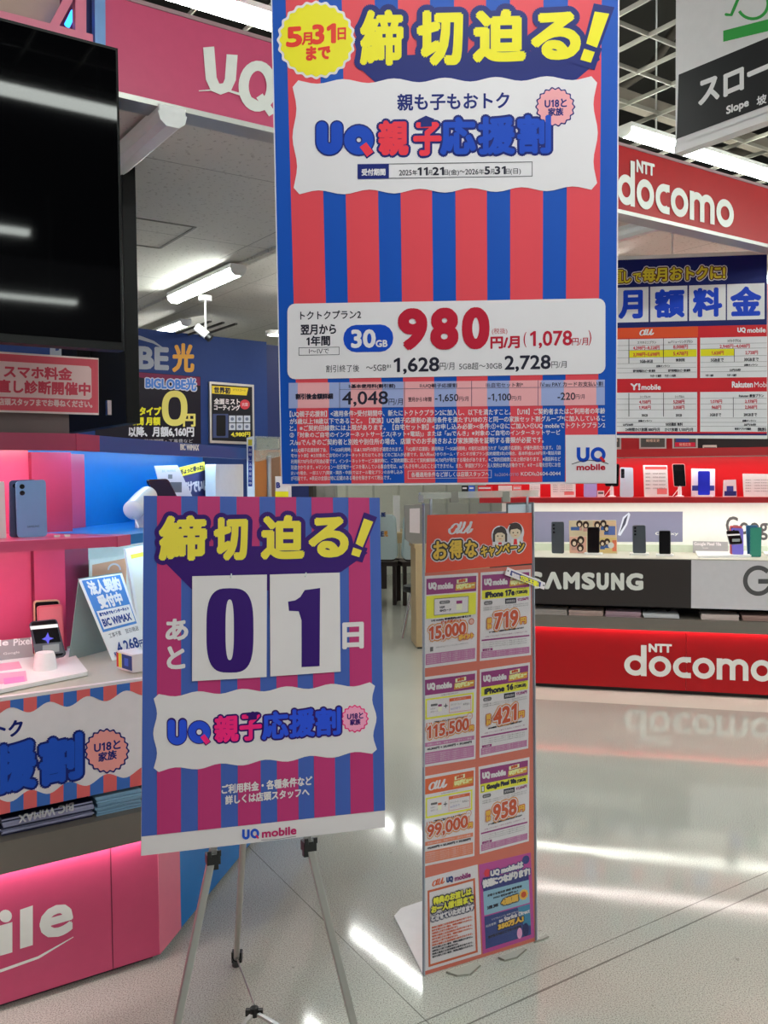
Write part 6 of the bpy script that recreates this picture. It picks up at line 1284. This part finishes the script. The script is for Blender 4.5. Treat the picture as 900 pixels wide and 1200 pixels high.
phone(u1, ((787.5, 543.5), (802.5, 543.5), (804, 570), (789.5, 570.5)), 'black screened phone in a rose frame held up on the red shelf', pgold, True, stand='post', zs=RS1, cord=True)
o, pr = card(DF(.50), ((810, 549), (838, 549.5), (838, 580), (810, 580)), 'white square card behind the deep blue phone on the red shelf', whitep, RS1, prop_=True); pr.rect(813, 553, 835, 570, ink(196, 204, 222), 0); pr.rect(811, 569, 837, 575, ink(50, 60, 130), 1); pr.build('card_print', o)
db = mat('deep_blue_phone', (28, 36, 170), .25, k=1.4); o, P, n = phone(u1, ((818, 552), (832, 552), (832, 578), (818, 578)), 'deep blue phone on a white stand before the white square card', db, True, screen=mat('deep_blue_screen', (30, 40, 180), .2), zs=RS1, stand='plinth'); 
o, pr = card(u1, ((848, 562.5), (862.5, 562), (863.5, 582), (847, 582)), 'small white card with two navy squares on the red shelf', whitep, RS1, th=.012, prop_=False); pr.rect(851.5, 569.5, 859.5, 576, ink(54, 64, 140), 0); pr.rect(849, 575.5, 863, 581, ink(40, 46, 110), 1); pr.build('card_print', o)
dcard(((870, 555), (905, 555.5), (905, 582), (871.5, 582)), 'white price list at the right end of the red shelf', red=False)
dcard(((620.5, 567), (633, 567), (633, 581), (620.5, 581)), 'white card at the left part of the red shelf above the rack', red=False)
o, pr = card(u1, ((700, 575), (708, 575), (708, 581), (700, 581)), 'tiny white tag between lavender and black phones', whitep, RS1, prop_=False, name='shelf_tag'); pr.rect(701, 576.5, 707, 579, GRY, 0); pr.build('card_print', o)
for k, (x0, x1, mt) in enumerate(((541, 548, ink(30, 30, 34)), (549, 556, ink(50, 90, 190)), (560, 576, ink(190, 40, 50)), (584, 600, ink(206, 206, 200)), (601, 611, ink(206, 120, 120)))):
    o, pr = card(u1, ((x0, 569), (x1, 569), (x1, 581), (x0, 581)), ['small black carton', 'small blue carton', 'small red carton', 'white leaflet', 'pale red leaflet'][k]+' on the red shelf seen just above the rack rail', mt, RS1, name='shelf_item', cat='carton', th=.03 if k < 3 else .004, prop_=False); pr.rect(x0+1, 571, x1-1, 573, W2, 0); pr.build('print', o)
# framed signs on the upper shelf
for (x0, x1, lab, kind) in ((749, 781, 'silver framed dark sign on the upper red shelf, left of its twin', 0), (788, 817.6, 'silver framed dark sign with red band on the upper red shelf', 1), (716, 728, 'silver framed sign beside the poster edge on the upper red shelf', 0)):
    fu = DF(.40); o, pr = card(fu, ((x0, 490), (x1, 490), (x1, 526), (x0, 526)), lab, alu, RT1, 'framed_sign', 'sign', th=.012); pr.rect(x0+2, 492, x1-2, 524, ink(70, 68, 66), 0)
    if kind: pr.rect(x0+3, 518.5, x1-3, 523.5, RDT, 1); pr.rect(x0+4, 512, x1-10, 518, ink(50, 60, 120), 1)
    pr.text('機種変更', x0+8, 518 if not kind else 522.6, x1-8, 518 if not kind else 522.6, 3.6, ink(206, 170, 150), 2); pr.build('sign_print', o)
o, pr = card(DF(.40), ((824, 521.5), (840, 521.5), (840, 527), (824, 527)), 'pale flat box on the upper red shelf', mat('pale_box', (178, 178, 168), .5), RT1, 'storage_box', 'box', th=.05, prop_=False); pr.rect(825, 524, 839, 525, GRY, 0); pr.build('lid_line', o)
m = MB(); fu = DF(.5); pA, pB_ = fu.p(818, 520), fu.p(905, 520); m.box(A(pA[0], pA[1], RT1), pB_*A(1, 1, 0)-pA*A(1, 1, 0), DY*.06, Z*.16, darkv); tag(m.build('dark_panel', bevel=.003), 'long dark panel leaning on the upper red shelf under the price board', 'panel')
# counter top
g1 = DF(.30); slate2 = mat('slate_green_phone', (66, 72, 80), .3, metal=.2)
phone(g1, ((646, 611.5), (661, 611.5), (661, 642), (646.5, 642)), 'dark grey phone showing its back, leftmost on the red counter top', slate2, False, lens=3, zs=RZC)
cf_ = DF(.34); o, pr = card(cf_, ((666.8, 610), (722, 609.6), (723.6, 648), (667.5, 648.5)), 'photo collage board with smiling people on the counter top', ink(226, 200, 176), RZC, 'photo_board', 'board', th=.006)
for (x0, y0, x1, y1, c) in ((667.5, 610.5, 694, 628, (206, 190, 160)), (694.5, 610.5, 722, 629, (222, 186, 150)), (667.5, 629, 687, 648, (216, 170, 150)), (702, 629.5, 722.5, 648, (214, 190, 130))): pr.rect(x0, y0, x1, y1, ink(*c), 0)
for x, y, r in ((679, 614, 3), (686.5, 615, 3), (700, 615, 3), (707, 613.5, 3), (711, 619, 3), (673, 636, 3.4), (680.5, 633, 3.4), (680, 642, 3.2), (706, 636.5, 2.8), (711.5, 635, 2.8)): pr.circ(x, y, r*1.25, ink(56, 38, 34), 1, n=14, ry=r*1.45); pr.circ(x, y+.9, r*.62, ink(238, 200, 176), 2, n=14, ry=r*.75); pr.rect(x-r, y+r*1.3, x+r, y+r*2.6, ink(*((60, 90, 150) if x > 690 else (196, 150, 140))), 1)
pr.rect(669, 617.5, 679, 621.5, ink(70, 100, 160), 3); pr.rect(713, 616.5, 721, 627, ink(90, 110, 170), 3); pr.circ(716, 639, 3.6, ink(224, 220, 212), 3, n=16); pr.rect(717.5, 633, 722.5, 646, ink(222, 120, 90), 2); pr.build('photo_print', o)
phone(DF(.24), ((688.3, 617.7), (702.5, 617.7), (702.5, 647), (688.3, 647)), 'black screened phone on a white base in front of the photo collage', black, True, zs=RZC, stand='plinth')
phone(DF(.27), ((741.3, 615.5), (756.5, 615.5), (757, 647), (741.5, 647)), 'dark grey phone right of the photo collage with white charger behind', slate2, False, lens=3, zs=RZC, stand='plinth')
phone(DF(.22), ((772.3, 621.8), (785.8, 621.8), (786, 648), (772.3, 648)), 'black screened phone on a white base near the middle of the counter top', black, True, zs=RZC, stand='plinth')
for pts, lab in ((((812.5, 644.3), (872, 644.8), (880.8, 653), (818.5, 654)), 'white product tray with grey name card on the right part of the red counter'), (((892, 645.5), (925, 646), (930, 653.5), (897, 651.5)), 'white product tray cut by the right edge of the picture')):
    tq = [onz(*p, RZC) for p in pts]; t_ = empty('display_tray', (tq[0]+tq[2])/2); m = MB(); m.prism(rquad([p+Z*.014 for p in tq], .02), -Z*.014, stand_w); m.build('tray', t_, bevel=.003)
    m = MB(); m.prism([q+Z*.0143 for q in (tq[0]*.8+tq[2]*.2, tq[1]*.75+tq[3]*.25, tq[2]*.72+tq[0]*.28, tq[3]*.75+tq[1]*.25)], -Z*.0002, mat('tray_inset', (206, 202, 204), .4)); m.build('tray_inset', t_); tag(t_, lab, 'tray')
lf2 = DF(.50); o, pr = card(lf2, ((812, 634), (853, 635), (853, 645), (812, 644.5)), 'grey name card behind the white tray on the red counter', mat('grey_label', (142, 140, 142), .4), RZC, 'name_card', prop_=False, th=.006)
pr.text('Google Pixel 10a', 813.5, 640, 845, 640.5, 4.6, W2, 1, bold=.15); pr.text('Google', 823, 643, 830, 643.2, 1.8, W2, 1); pr.build('lettering', o)
pp = mat('violet_phone', (110, 100, 190), .25, k=1.4); cor = mat('coral_phone', (206, 96, 96), .3)
phone(DF(.27), ((855, 616), (869.5, 616.3), (870, 646), (855.5, 646)), 'coral phone rearmost behind the tilted phone on the white tray', cor, False, lens=2, zs=RZC+.014)
phone(DF(.25), ((857, 618.8), (871, 619.2), (871.5, 648), (858, 648)), 'violet phone behind the tilted phone on the white tray', pp, False, lens=2, zs=RZC+.014)
tf3 = Face(onz(860, 649, RZC+.05)+0*Z, nrm(-DY*.7+Z*.5)); o, P, n = phone(tf3, ((850.8, 622), (866, 621.5), (870.5, 636.5), (855, 637.5)), 'small dark phone tilted on a white round stand at the right of the counter', mat('graphite_phone', (40, 42, 54), .3), True)
pr = Print(tf3, base=2); pr.poly([(852, 626), (867, 625.5), (867.5, 627.2), (852.6, 628)], W2, 0); pr.build('wallpaper', o)
c_ = onz(860, 648.5, RZC+.014); hh = float(min(p[2] for p in P))-c_[2]; m = MB(); m.lathe(c_, [(0, 0), (.032, 0), (.033, .004), (.028, max(.03, hh)), (0, max(.03, hh)+.004)], stand_w, 24); m.build('round_stand', o, smooth=True)
tl_ = mat('teal_phone', (40, 110, 104), .25, k=1.5); tl2 = mat('blue_teal_phone', (70, 110, 150), .25, k=1.4)
phone(DF(.30), ((874, 615.5), (888, 615.5), (888, 646), (875.5, 646)), 'blue teal phone standing behind the green phone on the red counter', tl2, True, screen=mat('teal_wallpaper', (50, 90, 130), .25), zs=RZC)
phone(DF(.24), ((879, 618.5), (892.5, 618), (892, 648.5), (879, 648.5)), 'dark green phone with leafy wallpaper near the right edge of the counter', tl_, True, screen=mat('green_wallpaper', (52, 130, 112), .25), zs=RZC)
# leaflets on the ledge
lc = [(625, 666, (176, 166, 160), 'grey beige leaflets, leftmost stack in the slot under the black front board'), (667, 708.5, (186, 160, 152), 'pale pink leaflets, second stack in the slot under the black front board'), (709.5, 752.5, (168, 140, 150), 'mauve leaflets, third stack in the slot under the black front board'), (754, 797.5, (206, 204, 206), 'white leaflets in the slot below the right end of the black front board'), (822, 868, (206, 188, 182), 'pink white leaflets under the grey front board'), (870, 915, (168, 136, 128), 'brown pink leaflets at the right edge of the slot')]
for k, (x0, x1, c, lab) in enumerate(lc):
    a = dcoord(DF(.02).p(x0, 718)); b = dcoord(DF(.02).p(x1, 718)); stack(Df(a, .01, RZL1), DX, DY, b-a-.01, .2, .034 if k not in (3,) else .028, 7, mat('leaflet_%d' % k, c, .5), lab, seed=20+k)
m = MB(); a = dcoord(DF(.1).p(757, 712)); m.tube([Df(a+.02*i, .13+.03*math.sin(i*.5), RZL1+.034+.024*abs(math.sin(i*.45))) for i in range(12)], .004, black, 8); tag(m.build('cable', smooth=True), 'black cable loop lying on the white leaflets under the black front board', 'cable')
bpy.data.objects.remove(_co)
